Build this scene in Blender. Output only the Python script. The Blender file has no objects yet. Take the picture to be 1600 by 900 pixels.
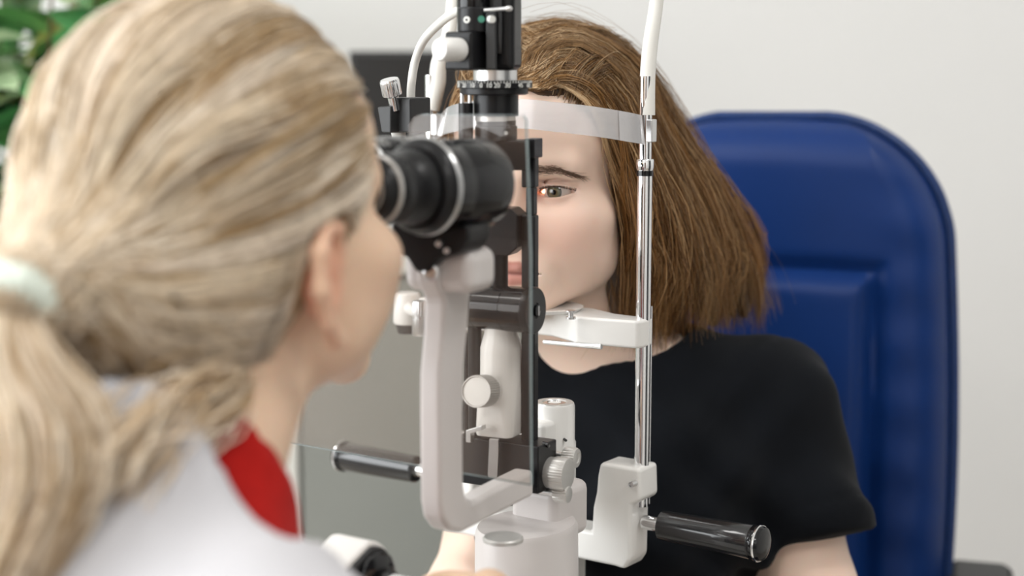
import bpy, bmesh, math, random
import numpy as np
from mathutils import Vector, Matrix

random.seed(7)
RNG = np.random.default_rng(11)
SC = bpy.context.scene
COL = SC.collection

# ------------------------------------------------------------------ camera
F = 2500.0                       # focal length in pixels of the 1600x900 frame
CAM_Z = 1.30
PITCH = math.atan(350.0 / F)
cam = bpy.data.cameras.new('camera')
cam.sensor_width = 36.0
cam.lens = F / 1600 * 36.0
cam.clip_start = 0.05
cam.clip_end = 50
cam.dof.use_dof = True
cam.dof.focus_distance = 1.27
cam.dof.aperture_fstop = 2.9
camo = bpy.data.objects.new('camera', cam)
COL.objects.link(camo)
camo.location = (0, 0, CAM_Z)
camo.rotation_euler = (math.pi / 2 - PITCH, 0, 0)
SC.camera = camo

# ------------------------------------------------------------------ world and light
w = bpy.data.worlds.new('world')
SC.world = w
w.use_nodes = True
w.node_tree.nodes['Background'].inputs[0].default_value = (0.93, 0.97, 1.0, 1)
w.node_tree.nodes['Background'].inputs[1].default_value = 1.0


def area(name, loc, rot, sx, sy, power, col=(1, 1, 1)):
    l = bpy.data.lights.new(name, 'AREA')
    l.shape = 'RECTANGLE'
    l.size = sx
    l.size_y = sy
    l.energy = power
    l.color = col
    o = bpy.data.objects.new(name, l)
    COL.objects.link(o)
    o.location = loc
    o.rotation_euler = rot
    return o


# daylight coming through the window in the left wall, and the ceiling panels
area('window_daylight', (-2.30, 0.35, 1.65), (0, -math.pi / 2, 0), 1.5, 2.6, 76, (0.955, 0.982, 1.0))
PANELS = [(-0.9, -0.75), (0.9, -0.75), (-0.9, 0.75), (0.9, 0.75)]
for (lx, ly) in PANELS:
    area('ceiling_panel_light', (lx, ly, 2.655), (0, 0, 0), 0.56, 0.56, 9.5, (1.0, 0.99, 0.98))

SC.view_settings.view_transform = 'Standard'
SC.view_settings.look = 'None'
SC.view_settings.gamma = 1.0
SC.view_settings.use_curve_mapping = False
SC.view_settings.exposure = -0.08


# ------------------------------------------------------------------ helpers
def P(px, py, d):
    """point seen at pixel (px, py) at distance d along world +Y"""
    cx = (px - 800) / F
    cy = (450 - py) / F
    y = math.cos(PITCH) + math.sin(PITCH) * cy
    z = -math.sin(PITCH) + math.cos(PITCH) * cy
    k = d / y
    return Vector((cx * k, d, CAM_Z + z * k))


def S(r, g, b):
    def f(c):
        c /= 255.0
        return c / 12.92 if c <= 0.04045 else ((c + 0.055) / 1.055) ** 2.4
    return (f(r), f(g), f(b))


def mat(name, col, rough=0.5, metal=0.0, spec=0.5, bump=None, vary=None, coat=0.0, sheen=0.0, sss=0.0, attr=None,
        trans=0.0, aniso=0.0):
    m = bpy.data.materials.new(name)
    m.use_nodes = True
    nt = m.node_tree
    b = nt.nodes['Principled BSDF']
    b.inputs['Base Color'].default_value = (*col, 1)
    b.inputs['Roughness'].default_value = rough
    b.inputs['Metallic'].default_value = metal
    b.inputs['Specular IOR Level'].default_value = spec
    b.inputs['Coat Weight'].default_value = coat
    b.inputs['Sheen Weight'].default_value = sheen
    b.inputs['Anisotropic'].default_value = aniso
    if trans:
        b.inputs['Transmission Weight'].default_value = trans
    if sss:
        b.inputs['Subsurface Weight'].default_value = sss
        b.inputs['Subsurface Radius'].default_value = (1.0, 0.35, 0.2)
        b.inputs['Subsurface Scale'].default_value = 0.006
    tc = nt.nodes.new('ShaderNodeTexCoord')
    src = None
    if attr:
        a = nt.nodes.new('ShaderNodeAttribute')
        a.attribute_name = attr
        src = a.outputs['Color']
        nt.links.new(src, b.inputs['Base Color'])
    if vary:
        sc, amt = vary
        n = nt.nodes.new('ShaderNodeTexNoise')
        n.inputs['Scale'].default_value = sc
        n.inputs['Detail'].default_value = 4
        nt.links.new(tc.outputs['Object'], n.inputs['Vector'])
        mr = nt.nodes.new('ShaderNodeMapRange')
        mr.inputs[1].default_value = 0.3
        mr.inputs[2].default_value = 0.7
        mr.inputs[3].default_value = 1 - amt
        mr.inputs[4].default_value = 1 + amt
        nt.links.new(n.outputs['Fac'], mr.inputs[0])
        mx = nt.nodes.new('ShaderNodeMix')
        mx.data_type = 'RGBA'
        mx.blend_type = 'MULTIPLY'
        mx.inputs[0].default_value = 1
        if src is not None:
            nt.links.new(src, mx.inputs[6])
        else:
            mx.inputs[6].default_value = (*col, 1)
        nt.links.new(mr.outputs[0], mx.inputs[7])
        nt.links.new(mx.outputs[2], b.inputs['Base Color'])
    if bump:
        sc, st, dist = bump
        n = nt.nodes.new('ShaderNodeTexNoise')
        n.inputs['Scale'].default_value = sc
        n.inputs['Detail'].default_value = 5
        nt.links.new(tc.outputs['Object'], n.inputs['Vector'])
        bp = nt.nodes.new('ShaderNodeBump')
        bp.inputs['Strength'].default_value = st
        bp.inputs['Distance'].default_value = dist
        nt.links.new(n.outputs['Fac'], bp.inputs['Height'])
        nt.links.new(bp.outputs[0], b.inputs['Normal'])
    return m


M = {}
M['wall'] = mat('wall_paint', S(236, 235, 233), 0.75, bump=(60, 0.05, 0.002), vary=(1.5, 0.012))
M['ceiling'] = mat('ceiling_paint', S(240, 240, 238), 0.85, vary=(2, 0.01))
M['floor'] = mat('floor_vinyl', S(168, 160, 150), 0.4, vary=(9, 0.06))
M['white'] = mat('white_enamel', S(230, 228, 224), 0.32, coat=0.15, bump=(900, 0.03, 0.0004))
M['whitearm'] = mat('white_arm_enamel', S(208, 202, 199), 0.38, bump=(700, 0.04, 0.0004))
M['tubewhite'] = mat('white_soft_tube', S(228, 226, 220), 0.5, vary=(20, 0.02))
M['black'] = mat('black_anodised', (0.009, 0.009, 0.010), 0.32, spec=0.3, bump=(1200, 0.03, 0.0003))
M['blackgloss'] = mat('black_gloss', (0.006, 0.006, 0.007), 0.14, spec=0.35, coat=0.15)
M['blackgrip'] = mat('black_grip', (0.016, 0.016, 0.017), 0.22, coat=0.5, vary=(30, 0.2))
M['dark'] = mat('dark_plastic', (0.03, 0.031, 0.032), 0.5, vary=(6, 0.1))
M['chrome'] = mat('chrome', (0.86, 0.86, 0.87), 0.07, metal=1.0, vary=(300, 0.01))
M['steel'] = mat('satin_steel', (0.72, 0.72, 0.72), 0.28, metal=1.0, aniso=0.4, vary=(200, 0.03))
M['alu'] = mat('satin_white_metal', S(202, 200, 196), 0.34, metal=0.45, vary=(90, 0.02))
M['mark_white'] = mat('mark_white', S(235, 235, 230), 0.5, vary=(100, 0.02))
M['mark_green'] = mat('mark_green', S(70, 140, 118), 0.5, vary=(100, 0.02))
M['leather'] = mat('blue_leather', S(14, 48, 106), 0.42, spec=0.28, bump=(140, 0.10, 0.0012), vary=(5, 0.1))
M['leatherpipe'] = mat('blue_leather_piping', S(30, 56, 104), 0.42, vary=(40, 0.1))
M['greyboard'] = mat('chair_shell_grey', S(150, 148, 146), 0.5, vary=(9, 0.05))
M['shirt'] = mat('black_cotton', S(11, 14, 19), 0.85, spec=0.12, sheen=0.05, bump=(1400, 0.12, 0.0005), vary=(25, 0.15))
M['trousers'] = mat('dark_denim', S(38, 42, 56), 0.9, bump=(900, 0.15, 0.0005), vary=(30, 0.1))
M['coat'] = mat('white_coat_cotton', S(196, 195, 199), 0.85, sheen=0.1, bump=(900, 0.08, 0.0005), vary=(10, 0.02))
M['red'] = mat('red_knit', S(166, 18, 11), 0.85, spec=0.2, sheen=0.03, bump=(500, 0.2, 0.0008), vary=(60, 0.12))
M['scrunchie'] = mat('mint_scrunchie', S(214, 222, 210), 0.8, sheen=0.2, bump=(120, 0.4, 0.003), vary=(60, 0.06))
M['skin'] = mat('skin', (0.6, 0.4, 0.3), 0.42, spec=0.35, sss=0.22, attr='Col', bump=(900, 0.06, 0.0004))
M['hair'] = mat('hair_strand', (0.1, 0.06, 0.03), 0.36, spec=0.45, attr='Col', vary=(300, 0.1))
M['tooth'] = M['mark_white']
M['cabgrey'] = mat('grey_laminate', S(146, 148, 142), 0.35, vary=(4, 0.03), coat=0.1)
M['cabwhite'] = mat('white_laminate', S(226, 224, 216), 0.4, vary=(6, 0.02))
M['screen'] = mat('screen_off', (0.018, 0.018, 0.018), 0.25, vary=(4, 0.05))
M['bezel'] = mat('monitor_bezel', (0.03, 0.03, 0.03), 0.5, vary=(10, 0.08))
M['terracotta'] = mat('pot_ceramic', S(205, 200, 190), 0.4, vary=(15, 0.05))
M['soil'] = mat('soil', S(50, 38, 28), 0.95, bump=(80, 0.8, 0.01), vary=(60, 0.4))
M['stem'] = mat('woody_stem', S(95, 82, 52), 0.8, bump=(80, 0.5, 0.003), vary=(40, 0.3))
M['leaf'] = mat('green_leaf', S(64, 122, 58), 0.4, attr='Col', vary=(30, 0.2))
M['tabletop'] = mat('table_laminate', S(214, 212, 206), 0.4, vary=(8, 0.03))
M['lash'] = mat('lash', (0.02, 0.012, 0.008), 0.5, vary=(100, 0.1))
M['frame'] = mat('window_frame', S(232, 232, 230), 0.4, vary=(10, 0.02))
M['edge'] = mat('acrylic_edge', S(150, 165, 166), 0.15, vary=(20, 0.05), spec=0.6)


def emis(name, col, st):
    m = bpy.data.materials.new(name)
    m.use_nodes = True
    b = m.node_tree.nodes['Principled BSDF']
    b.inputs['Base Color'].default_value = (*col, 1)
    b.inputs['Emission Color'].default_value = (*col, 1)
    b.inputs['Emission Strength'].default_value = st
    return m


M['diffuser'] = emis('light_diffuser', (1, 0.97, 0.93), 3.0)


def clear_mat(name, tint, haze, haze_col, rough=0.05, gloss=1.0):
    m = bpy.data.materials.new(name)
    m.use_nodes = True
    nt = m.node_tree
    nt.nodes.remove(nt.nodes['Principled BSDF'])
    out = nt.nodes['Material Output']
    t = nt.nodes.new('ShaderNodeBsdfTransparent')
    t.inputs[0].default_value = (*tint, 1)
    g = nt.nodes.new('ShaderNodeBsdfGlossy')
    g.inputs['Roughness'].default_value = rough
    fr = nt.nodes.new('ShaderNodeFresnel')
    fr.inputs[0].default_value = 1.49
    mul = nt.nodes.new('ShaderNodeMath')
    mul.operation = 'MULTIPLY'
    mul.inputs[1].default_value = gloss
    nt.links.new(fr.outputs[0], mul.inputs[0])
    d = nt.nodes.new('ShaderNodeBsdfDiffuse')
    d.inputs[0].default_value = (*haze_col, 1)
    n = nt.nodes.new('ShaderNodeTexNoise')
    n.inputs['Scale'].default_value = 12
    mr = nt.nodes.new('ShaderNodeMapRange')
    mr.inputs[3].default_value = haze * 0.96
    mr.inputs[4].default_value = haze * 1.04
    nt.links.new(n.outputs['Fac'], mr.inputs[0])
    m1 = nt.nodes.new('ShaderNodeMixShader')
    m2 = nt.nodes.new('ShaderNodeMixShader')
    nt.links.new(mr.outputs[0], m1.inputs[0])
    nt.links.new(t.outputs[0], m1.inputs[1])
    nt.links.new(d.outputs[0], m1.inputs[2])
    nt.links.new(mul.outputs[0], m2.inputs[0])
    nt.links.new(m1.outputs[0], m2.inputs[1])
    nt.links.new(g.outputs[0], m2.inputs[2])
    nt.links.new(m2.outputs[0], out.inputs[0])
    return m


M['shield'] = clear_mat('acrylic_painted_reflection', (0.95, 0.94, 0.93), 0.05, S(180, 150, 130), 0.03, 0.35)  # brown haze colour stands in for the examiner's reflection
M['strap'] = clear_mat('milky_strap', (0.96, 0.95, 0.95), 0.44, S(226, 225, 226), 0.10, 1.0)
M['glass'] = clear_mat('window_glass', (0.97, 0.98, 0.98), 0.01, (0.8, 0.8, 0.8), 0.0, 1.0)


def tag(o, label=None, cat=None, group=None, kind=None):
    if label: o['label'] = label
    if cat: o['category'] = cat
    if group: o['group'] = group
    if kind: o['kind'] = kind
    return o


def empty(name, loc, label, cat, group=None):
    o = bpy.data.objects.new(name, None)
    o.empty_display_size = 0.05
    COL.objects.link(o)
    o.location = loc
    return tag(o, label, cat, group)


def fr(o, u=None, v=None, ang=None, zc=None):
    """frame whose local x points along u (right), y along v (away), z up"""
    if ang is not None:
        a = math.radians(ang)
        u = Vector((math.cos(a), -math.sin(a), 0))
        v = Vector((math.sin(a), math.cos(a), 0))
    zz = u.cross(v)
    m = Matrix((u, v, zz)).transposed().to_4x4()
    m.translation = Vector(o)
    return m


def axis_fr(o, z, hint=(0, 0, 1)):
    z = Vector(z).normalized()
    h = Vector(hint)
    if abs(z.dot(h)) > 0.95:
        h = Vector((0, 1, 0))
    x = h.cross(z).normalized()
    y = z.cross(x)
    m = Matrix((x, y, z)).transposed().to_4x4()
    m.translation = Vector(o)
    return m


class MB:
    def __init__(s):
        s.v = []
        s.f = []

    def add(s, vs, fs, m=None):
        o = len(s.v)
        for p in vs:
            p = Vector(p)
            s.v.append(m @ p if m is not None else p)
        for f in fs:
            s.f.append([i + o for i in f])
        return s

    def box(s, m, x0, x1, y0, y1, z0, z1):
        vs = [(x, y, z) for z in (z0, z1) for y in (y0, y1) for x in (x0, x1)]
        fs = [(0, 2, 3, 1), (4, 5, 7, 6), (0, 1, 5, 4), (2, 6, 7, 3), (0, 4, 6, 2), (1, 3, 7, 5)]
        return s.add(vs, fs, m)

    def lathe(s, m, prof, n=40, knurl=None, ring=False):
        """prof: list of (r, z); knurl: (teeth, depth, set of profile rows)"""
        if knurl: n = knurl[0] * 4
        vs, fs = [], []
        for j, (r, z) in enumerate(prof):
            for i in range(n):
                a = 2 * math.pi * i / n
                rr = r
                if knurl and j in knurl[2] and i % 4 in (2, 3):
                    rr = r - knurl[1]
                vs.append((rr * math.cos(a), rr * math.sin(a), z))
        for j in range(len(prof) - 1):
            for i in range(n):
                k = (i + 1) % n
                fs.append((j * n + i, j * n + k, (j + 1) * n + k, (j + 1) * n + i))
        if ring:
            L = len(prof) - 1
            for i in range(n):
                k = (i + 1) % n
                fs.append((L * n + i, L * n + k, k, i))
            return s.add(vs, fs, m)
        fs.append(tuple(reversed(range(n))))
        fs.append(tuple((len(prof) - 1) * n + i for i in range(n)))
        return s.add(vs, fs, m)

    def prism(s, m, poly, y0, y1):
        """poly in local (x, z), extruded along local y"""
        n = len(poly)
        vs = [(x, y0, z) for x, z in poly] + [(x, y1, z) for x, z in poly]
        a = sum(poly[i][0] * poly[(i + 1) % n][1] - poly[(i + 1) % n][0] * poly[i][1] for i in range(n))
        if a < 0:
            vs = [(x, y0, z) for x, z in reversed(poly)] + [(x, y1, z) for x, z in reversed(poly)]
        fs = [tuple(range(n)), tuple(reversed(range(n, 2 * n)))]
        for i in range(n):
            k = (i + 1) % n
            fs.append((i, i + n, k + n, k))
        return s.add(vs, fs, m)

    def tube(s, pts, r, n=14, sub=8, closed=False):
        pts = [Vector(p) for p in pts]
        rs = r if isinstance(r, (list, tuple)) else [r] * len(pts)
        if sub > 1 and len(pts) > 2:
            np_, nr = [], []
            L = len(pts)
            for i in range(L - 1):
                p0 = pts[max(i - 1, 0)]; p1 = pts[i]; p2 = pts[i + 1]; p3 = pts[min(i + 2, L - 1)]
                for q in range(sub):
                    t = q / sub
                    np_.append(0.5 * ((2 * p1) + (p2 - p0) * t + (2 * p0 - 5 * p1 + 4 * p2 - p3) * t * t
                                      + (3 * p1 - p0 - 3 * p2 + p3) * t ** 3))
                    nr.append(rs[i] * (1 - t) + rs[i + 1] * t)
            np_.append(pts[-1]); nr.append(rs[-1])
            pts, rs = np_, nr
        vs, fs = [], []
        L = len(pts)
        up = None
        for i in range(L):
            t = (pts[min(i + 1, L - 1)] - pts[max(i - 1, 0)]).normalized()
            if up is None:
                up = Vector((0, 0, 1)) if abs(t.z) < 0.9 else Vector((0, 1, 0))
            x = up.cross(t).normalized()
            up = t.cross(x).normalized()
            for k in range(n):
                a = 2 * math.pi * k / n
                vs.append(pts[i] + x * (rs[i] * math.cos(a)) + up * (rs[i] * math.sin(a)))
        for i in range(L - 1):
            for k in range(n):
                q = (k + 1) % n
                fs.append((i * n + k, i * n + q, (i + 1) * n + q, (i + 1) * n + k))
        fs.append(tuple(reversed(range(n))))
        fs.append(tuple((L - 1) * n + k for k in range(n)))
        return s.add(vs, fs)

    def build(s, name, material, parent=None, bevel=0.0, seg=2, ang=35, loc=None):
        me = bpy.data.meshes.new(name)
        o = bpy.data.objects.new(name, me)
        COL.objects.link(o)
        org = Vector((0, 0, 0))
        if parent is not None:
            o.parent = parent
            q = parent
            while q is not None:
                org += Vector(q.location)
                q = q.parent
        if loc is not None:
            o.location = Vector(loc) - org
            org = Vector(loc)
        me.from_pydata([tuple(p - org) for p in s.v], [], s.f)
        me.update()
        bm = bmesh.new(); bm.from_mesh(me)
        bmesh.ops.recalc_face_normals(bm, faces=bm.faces)
        bm.to_mesh(me); bm.free()
        for p in me.polygons: p.use_smooth = True
        if bevel:
            md = o.modifiers.new('bevel', 'BEVEL')
            md.width = bevel
            md.segments = seg
            md.limit_method = 'ANGLE'
            md.angle_limit = math.radians(ang)
            md.harden_normals = True
        else:
            me.set_sharp_from_angle(angle=math.radians(ang))
        me.materials.append(material)
        return o


def np_mesh(name, verts, quads, material, parent=None, cols=None, tri=False):
    me = bpy.data.meshes.new(name)
    nv, nf = len(verts), len(quads)
    k = quads.shape[1]
    me.vertices.add(nv)
    me.vertices.foreach_set('co', np.asarray(verts, dtype=np.float32).ravel())
    me.loops.add(nf * k)
    me.loops.foreach_set('vertex_index', np.asarray(quads, dtype=np.int32).ravel())
    me.polygons.add(nf)
    me.polygons.foreach_set('loop_start', np.arange(nf, dtype=np.int32) * k)
    me.polygons.foreach_set('use_smooth', np.ones(nf, dtype=bool))
    me.update(calc_edges=True)
    if cols is not None:
        a = me.color_attributes.new('Col', 'FLOAT_COLOR', 'POINT')
        c4 = np.ones((nv, 4), dtype=np.float32)
        c4[:, :3] = cols
        a.data.foreach_set('color', c4.ravel())
    me.materials.append(material)
    o = bpy.data.objects.new(name, me)
    COL.objects.link(o)
    if parent is not None: o.parent = parent
    return o


# ------------------------------------------------------------------ signed distance modelling of bodies
def ell(p, c, r):
    q = (p - np.array(c)) / np.array(r)
    k0 = np.sqrt((q * q).sum(1)) + 1e-9
    q2 = q / np.array(r)
    k1 = np.sqrt((q2 * q2).sum(1)) + 1e-9
    return k0 * (k0 - 1) / k1


def cap(p, a, b, ra, rb=None):
    rb = ra if rb is None else rb
    a = np.array(a, float); b = np.array(b, float)
    ba = b - a
    pa = p - a
    h = np.clip(pa @ ba / (ba @ ba + 1e-12), 0, 1)
    return np.sqrt(((pa - h[:, None] * ba) ** 2).sum(1)) - (ra + (rb - ra) * h)


def chain(p, pts, rs, k=0.0):
    d = None
    for i in range(len(pts) - 1):
        e = cap(p, pts[i], pts[i + 1], rs[i], rs[i + 1])
        d = e if d is None else (smin(d, e, k) if k else np.minimum(d, e))
    return d


def smin(a, b, k):
    h = np.clip(0.5 + 0.5 * (b - a) / k, 0, 1)
    return b * (1 - h) + a * h - k * h * (1 - h)


def smax(a, b, k):
    return -smin(-a, -b, k)


def axis(segs):
    """segs: list of (start, end, step)"""
    out = []
    for a, b, st in segs:
        n = max(1, int(round((b - a) / st)))
        out += list(a + (b - a) * np.arange(n) / n)
    out.append(segs[-1][1])
    return np.array(out)


def surfnet(f, xs, ys, zs, B=8, slack=0.006, newton=2):
    n = [len(xs), len(ys), len(zs)]
    st = [list(range(0, m - 1, B)) for m in n]
    blocks = [(i, j, k) for i in st[0] for j in st[1] for k in st[2]]
    A = [xs, ys, zs]
    lo = np.array([[A[q][b[q]] for q in range(3)] for b in blocks])
    hi = np.array([[A[q][min(b[q] + B, n[q] - 1)] for q in range(3)] for b in blocks])
    c = (lo + hi) / 2
    hd = np.sqrt(((hi - lo) ** 2).sum(1)) / 2
    dc = f(c)
    D = np.empty(n, dtype=np.float32)
    act = np.abs(dc) < 1.25 * hd + slack
    for b, s in zip(blocks, dc):
        D[b[0]:b[0] + B + 1, b[1]:b[1] + B + 1, b[2]:b[2] + B + 1] = 1.0 if s > 0 else -1.0
    pend, pts, cnt = [], [], 0

    def flush():
        nonlocal pend, pts, cnt
        if not pend: return
        d = f(np.concatenate(pts))
        o = 0
        for (sl, shp) in pend:
            m = shp[0] * shp[1] * shp[2]
            D[sl] = d[o:o + m].reshape(shp)
            o += m
        pend, pts, cnt = [], [], 0
    for b, a in zip(blocks, act):
        if not a: continue
        sl = tuple(slice(b[q], min(b[q] + B + 1, n[q])) for q in range(3))
        g = np.meshgrid(*[A[q][sl[q]] for q in range(3)], indexing='ij')
        pend.append((sl, g[0].shape))
        pts.append(np.stack([q.ravel() for q in g], 1))
        cnt += g[0].size
        if cnt > 250000: flush()
    flush()
    s = (D < 0)
    cn = np.zeros([m - 1 for m in n], dtype=np.uint8)
    for dx in (0, 1):
        for dy in (0, 1):
            for dz in (0, 1):
                cn += s[dx:n[0] - 1 + dx, dy:n[1] - 1 + dy, dz:n[2] - 1 + dz]
    idx = np.argwhere((cn > 0) & (cn < 8))
    cid = np.full(cn.shape, -1, dtype=np.int32)
    cid[idx[:, 0], idx[:, 1], idx[:, 2]] = np.arange(len(idx))
    acc = np.zeros((len(idx), 3)); num = np.zeros(len(idx))
    cor = [(x, y, z) for x in (0, 1) for y in (0, 1) for z in (0, 1)]
    for a in cor:
        for q in range(3):
            if a[q]: continue
            b = list(a); b[q] = 1
            ia = idx + np.array(a); ib = idx + np.array(b)
            da = D[ia[:, 0], ia[:, 1], ia[:, 2]].astype(float); db = D[ib[:, 0], ib[:, 1], ib[:, 2]].astype(float)
            m = (da < 0) != (db < 0)
            t = np.where(m, da / np.where(m, da - db, 1), 0)
            pa = np.stack([A[r][ia[:, r]] for r in range(3)], 1)
            pb = np.stack([A[r][ib[:, r]] for r in range(3)], 1)
            acc += np.where(m[:, None], pa + (pb - pa) * t[:, None], 0)
            num += m
    v = acc / num[:, None]
    quads = []
    for q in range(3):
        r1, r2 = (q + 1) % 3, (q + 2) % 3
        sa = [slice(None)] * 3; sb = [slice(None)] * 3
        sa[q] = slice(0, -1); sb[q] = slice(1, None)
        e = np.argwhere(s[tuple(sa)] != s[tuple(sb)])
        ok = (e[:, r1] > 0) & (e[:, r2] > 0) & (e[:, r1] < n[r1] - 1) & (e[:, r2] < n[r2] - 1)
        e = e[ok]
        ins = s[e[:, 0], e[:, 1], e[:, 2]]

        def cell(o1, o2):
            c_ = e.copy(); c_[:, r1] += o1; c_[:, r2] += o2
            return cid[c_[:, 0], c_[:, 1], c_[:, 2]]
        Q = np.stack([cell(-1, -1), cell(0, -1), cell(0, 0), cell(-1, 0)], 1)
        Q[~ins] = Q[~ins][:, ::-1]
        quads.append(Q)
    quads = np.concatenate(quads)
    quads = quads[(quads >= 0).all(1)]
    e = 0.0004
    for _ in range(newton):
        d = f(v)
        g = np.stack([f(v + np.array(o) * e) - f(v - np.array(o) * e) for o in ((1, 0, 0), (0, 1, 0), (0, 0, 1))], 1) / (2 * e)
        gl = (g * g).sum(1) + 1e-6
        stp = np.clip(d / gl, -0.003, 0.003)
        v = v - g * stp[:, None]
    return v, quads


def noise3(p, sc, seed=0):
    r = np.random.default_rng(seed)
    out = 0
    for i in range(6):
        k = r.normal(size=3) * sc * (0.6 + 0.25 * i)
        out = out + np.sin(p @ k + r.uniform(0, 6.28)) / (1 + 0.4 * i)
    return out / 2.5


EYE = (0.0315, 0.0120, 0.0)


def head_sdf(p, mouth=-0.066, chin=-0.104, eyeopen=1.0, ear=(0, 0, 1.0)):
    q = p.copy()
    q[:, 0] = np.abs(q[:, 0])
    d = ell(q, (0, .090, .034), (.074, .094, .086))
    d = smin(d, ell(q, (0, .052, .050), (.066, .062, .052)), .03)
    d = smin(d, ell(q, (0, .050, -.022), (.064, .060, .066)), .02)
    d = smin(d, cap(q, (.0485, .064, -.064), (.010, .010, chin + .012), .0145, .0135), .028)
    d = smin(d, ell(q, (0, .006, chin + .015), (.017, .014, .015)), .016)
    d = smin(d, ell(q, (.033, .020, -.040), (.026, .026, .026)), .022)
    d = smin(d, ell(q, (.0445, .052, -.042), (.0230, .034, .040)), .020)
    d = smin(d, ell(q, (.049, .028, -.022), (.021, .024, .015)), .018)
    # brow ridge and eye socket
    d = smin(d, cap(q, (.010, -.004, .017), (.043, .009, .021), .0085, .007), .016)
    d = smax(d, -ell(q, (.0310, -.0085, .0005), (.020, .0125, .0105)), .012)
    # nose
    d = smin(d, cap(q, (0, -.0035, .010), (0, -.0225, -.033), .0075, .0090), .010)
    d = smin(d, ell(q, (0, -.0245, -.036), (.0095, .0085, .0080)), .006)
    d = smin(d, ell(q, (.0115, -.0130, -.0395), (.0070, .0090, .0068)), .005)
    d = smax(d, -ell(q, (.0060, -.0170, -.0475), (.0034, .0050, .0042)), .003)
    # mouth
    d = smin(d, ell(q, (0, .001, mouth - .001), (.029, .0150, .025)), .014)
    m = mouth
    d = smin(d, chain(q, [(0, -.0122, m + .0038), (.006, -.0128, m + .0046), (.0235, -.0030, m + .0005)],
                      [.0046, .0046, .0018]), .004)
    d = smin(d, chain(q, [(0, -.0118, m - .0055), (.009, -.0105, m - .0052), (.0215, -.0030, m - .0010)],
                      [.0056, .0053, .0018]), .004)
    d = smax(d, -chain(q, [(0, -.0175, m), (.010, -.0160, m - .0004), (.0255, -.0045, m - .0006)],
                       [.0013, .0013, .0013]), .0022)
    # lids over the eyeball, then the opening between them
    ex, ey, ez = EYE
    e = q - np.array(EYE)
    lid = np.sqrt((e * e).sum(1)) - .0140
    d = smin(d, lid, .0045)
    zt = e[:, 2] - (e[:, 0]) * 0.05
    hu, hl, wd = .0047 * eyeopen, .0040 * eyeopen, .0166
    Ru = (wd * wd + hu * hu) / (2 * hu); Rl = (wd * wd + hl * hl) / (2 * hl)
    lens = np.maximum(np.sqrt(e[:, 0] ** 2 + (zt - hu + Ru) ** 2) - Ru, np.sqrt(e[:, 0] ** 2 + (zt + hl - Rl) ** 2) - Rl)
    lens = np.maximum(lens, q[:, 1] - .0105)
    d = smax(d, -lens, .0012)
    # crease above the upper lid
    cr = chain(q, [(ex - .014, .0070, ez + .0052), (ex - .006, .0012, ez + .0090), (ex + .004, .0012, ez + .0094), (ex + .011, .0050, ez + .0076),
                   (ex + .019, .0110, ez + .0022)], [.0009, .0014, .0018, .0017, .0012])
    d = smax(d, -cr, .0022)
    # ear
    hx = [(.074, .080, -.002), (.078, .084, .018), (.083, .096, .022), (.088, .108, .012), (.088, .110, -.006),
          (.083, .103, -.024), (.078, .092, -.037)]
    hx = [(.074 + (a - .074) * ear[2] + ear[1], .094 + (b - .094) * ear[2], -.008 + (c + .008) * ear[2] + ear[0]) for a, b, c in hx]
    er = chain(q, hx, [.0035, .0042, .0046, .0046, .0044, .0045, .0062], .004)
    er = smin(er, ell(q, (.077 + ear[1] * .5, .094, -.008 + ear[0]), (.0060, .015, .024)), .005)
    er = smax(er, -ell(q, (.087 + ear[1], .089, -.010 + ear[0]), (.0085, .0075, .013)), .004)
    d = smin(d, er, .006)
    return d


def lipmask(p, m):
    q = p.copy(); q[:, 0] = np.abs(q[:, 0])
    a = chain(q, [(0, -.0135, m + .0040), (.006, -.0140, m + .0046), (.0235, -.0040, m + .0005)], [.0052, .0052, .0022])
    b = chain(q, [(0, -.0135, m - .0050), (.009, -.0120, m - .0048), (.0215, -.0040, m - .0010)], [.0060, .0056, .0022])
    return np.clip(0.5 - np.minimum(a, b) / .0016, 0, 1)


def gauss(p, c, r):
    q = (p - np.array(c)) / np.array(r)
    return np.exp(-(q * q).sum(1))


# ------------------------------------------------------------------ hair strands
def strands(pts, rad, cols):
    """pts (N,S,3), rad (N,S), cols (N,3) -> verts, quads, vertex colours of three-sided strands"""
    N, Sg, _ = pts.shape
    t = np.gradient(pts, axis=1)
    t /= np.linalg.norm(t, axis=2, keepdims=True) + 1e-9
    ref = np.array([0.31, 0.72, 0.21]); ref = ref / np.linalg.norm(ref)
    x = np.cross(t, ref); x /= np.linalg.norm(x, axis=2, keepdims=True) + 1e-9
    y = np.cross(t, x)
    ph = RNG.uniform(0, 6.28, (N, 1))
    vs = []
    for k in range(3):
        a = ph + 2 * math.pi * k / 3
        vs.append(pts + (x * np.cos(a)[:, :, None] + y * np.sin(a)[:, :, None]) * rad[:, :, None])
    V = np.stack(vs, 2).reshape(-1, 3)
    base = (np.arange(N)[:, None] * Sg + np.arange(Sg - 1)[None, :]) * 3
    Q = []
    for k in range(3):
        q = (k + 1) % 3
        Q.append(np.stack([base + k, base + q, base + 3 + q, base + 3 + k], -1).reshape(-1, 4))
    C = np.repeat(cols, Sg * 3, axis=0)
    return V, np.concatenate(Q), C


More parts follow.
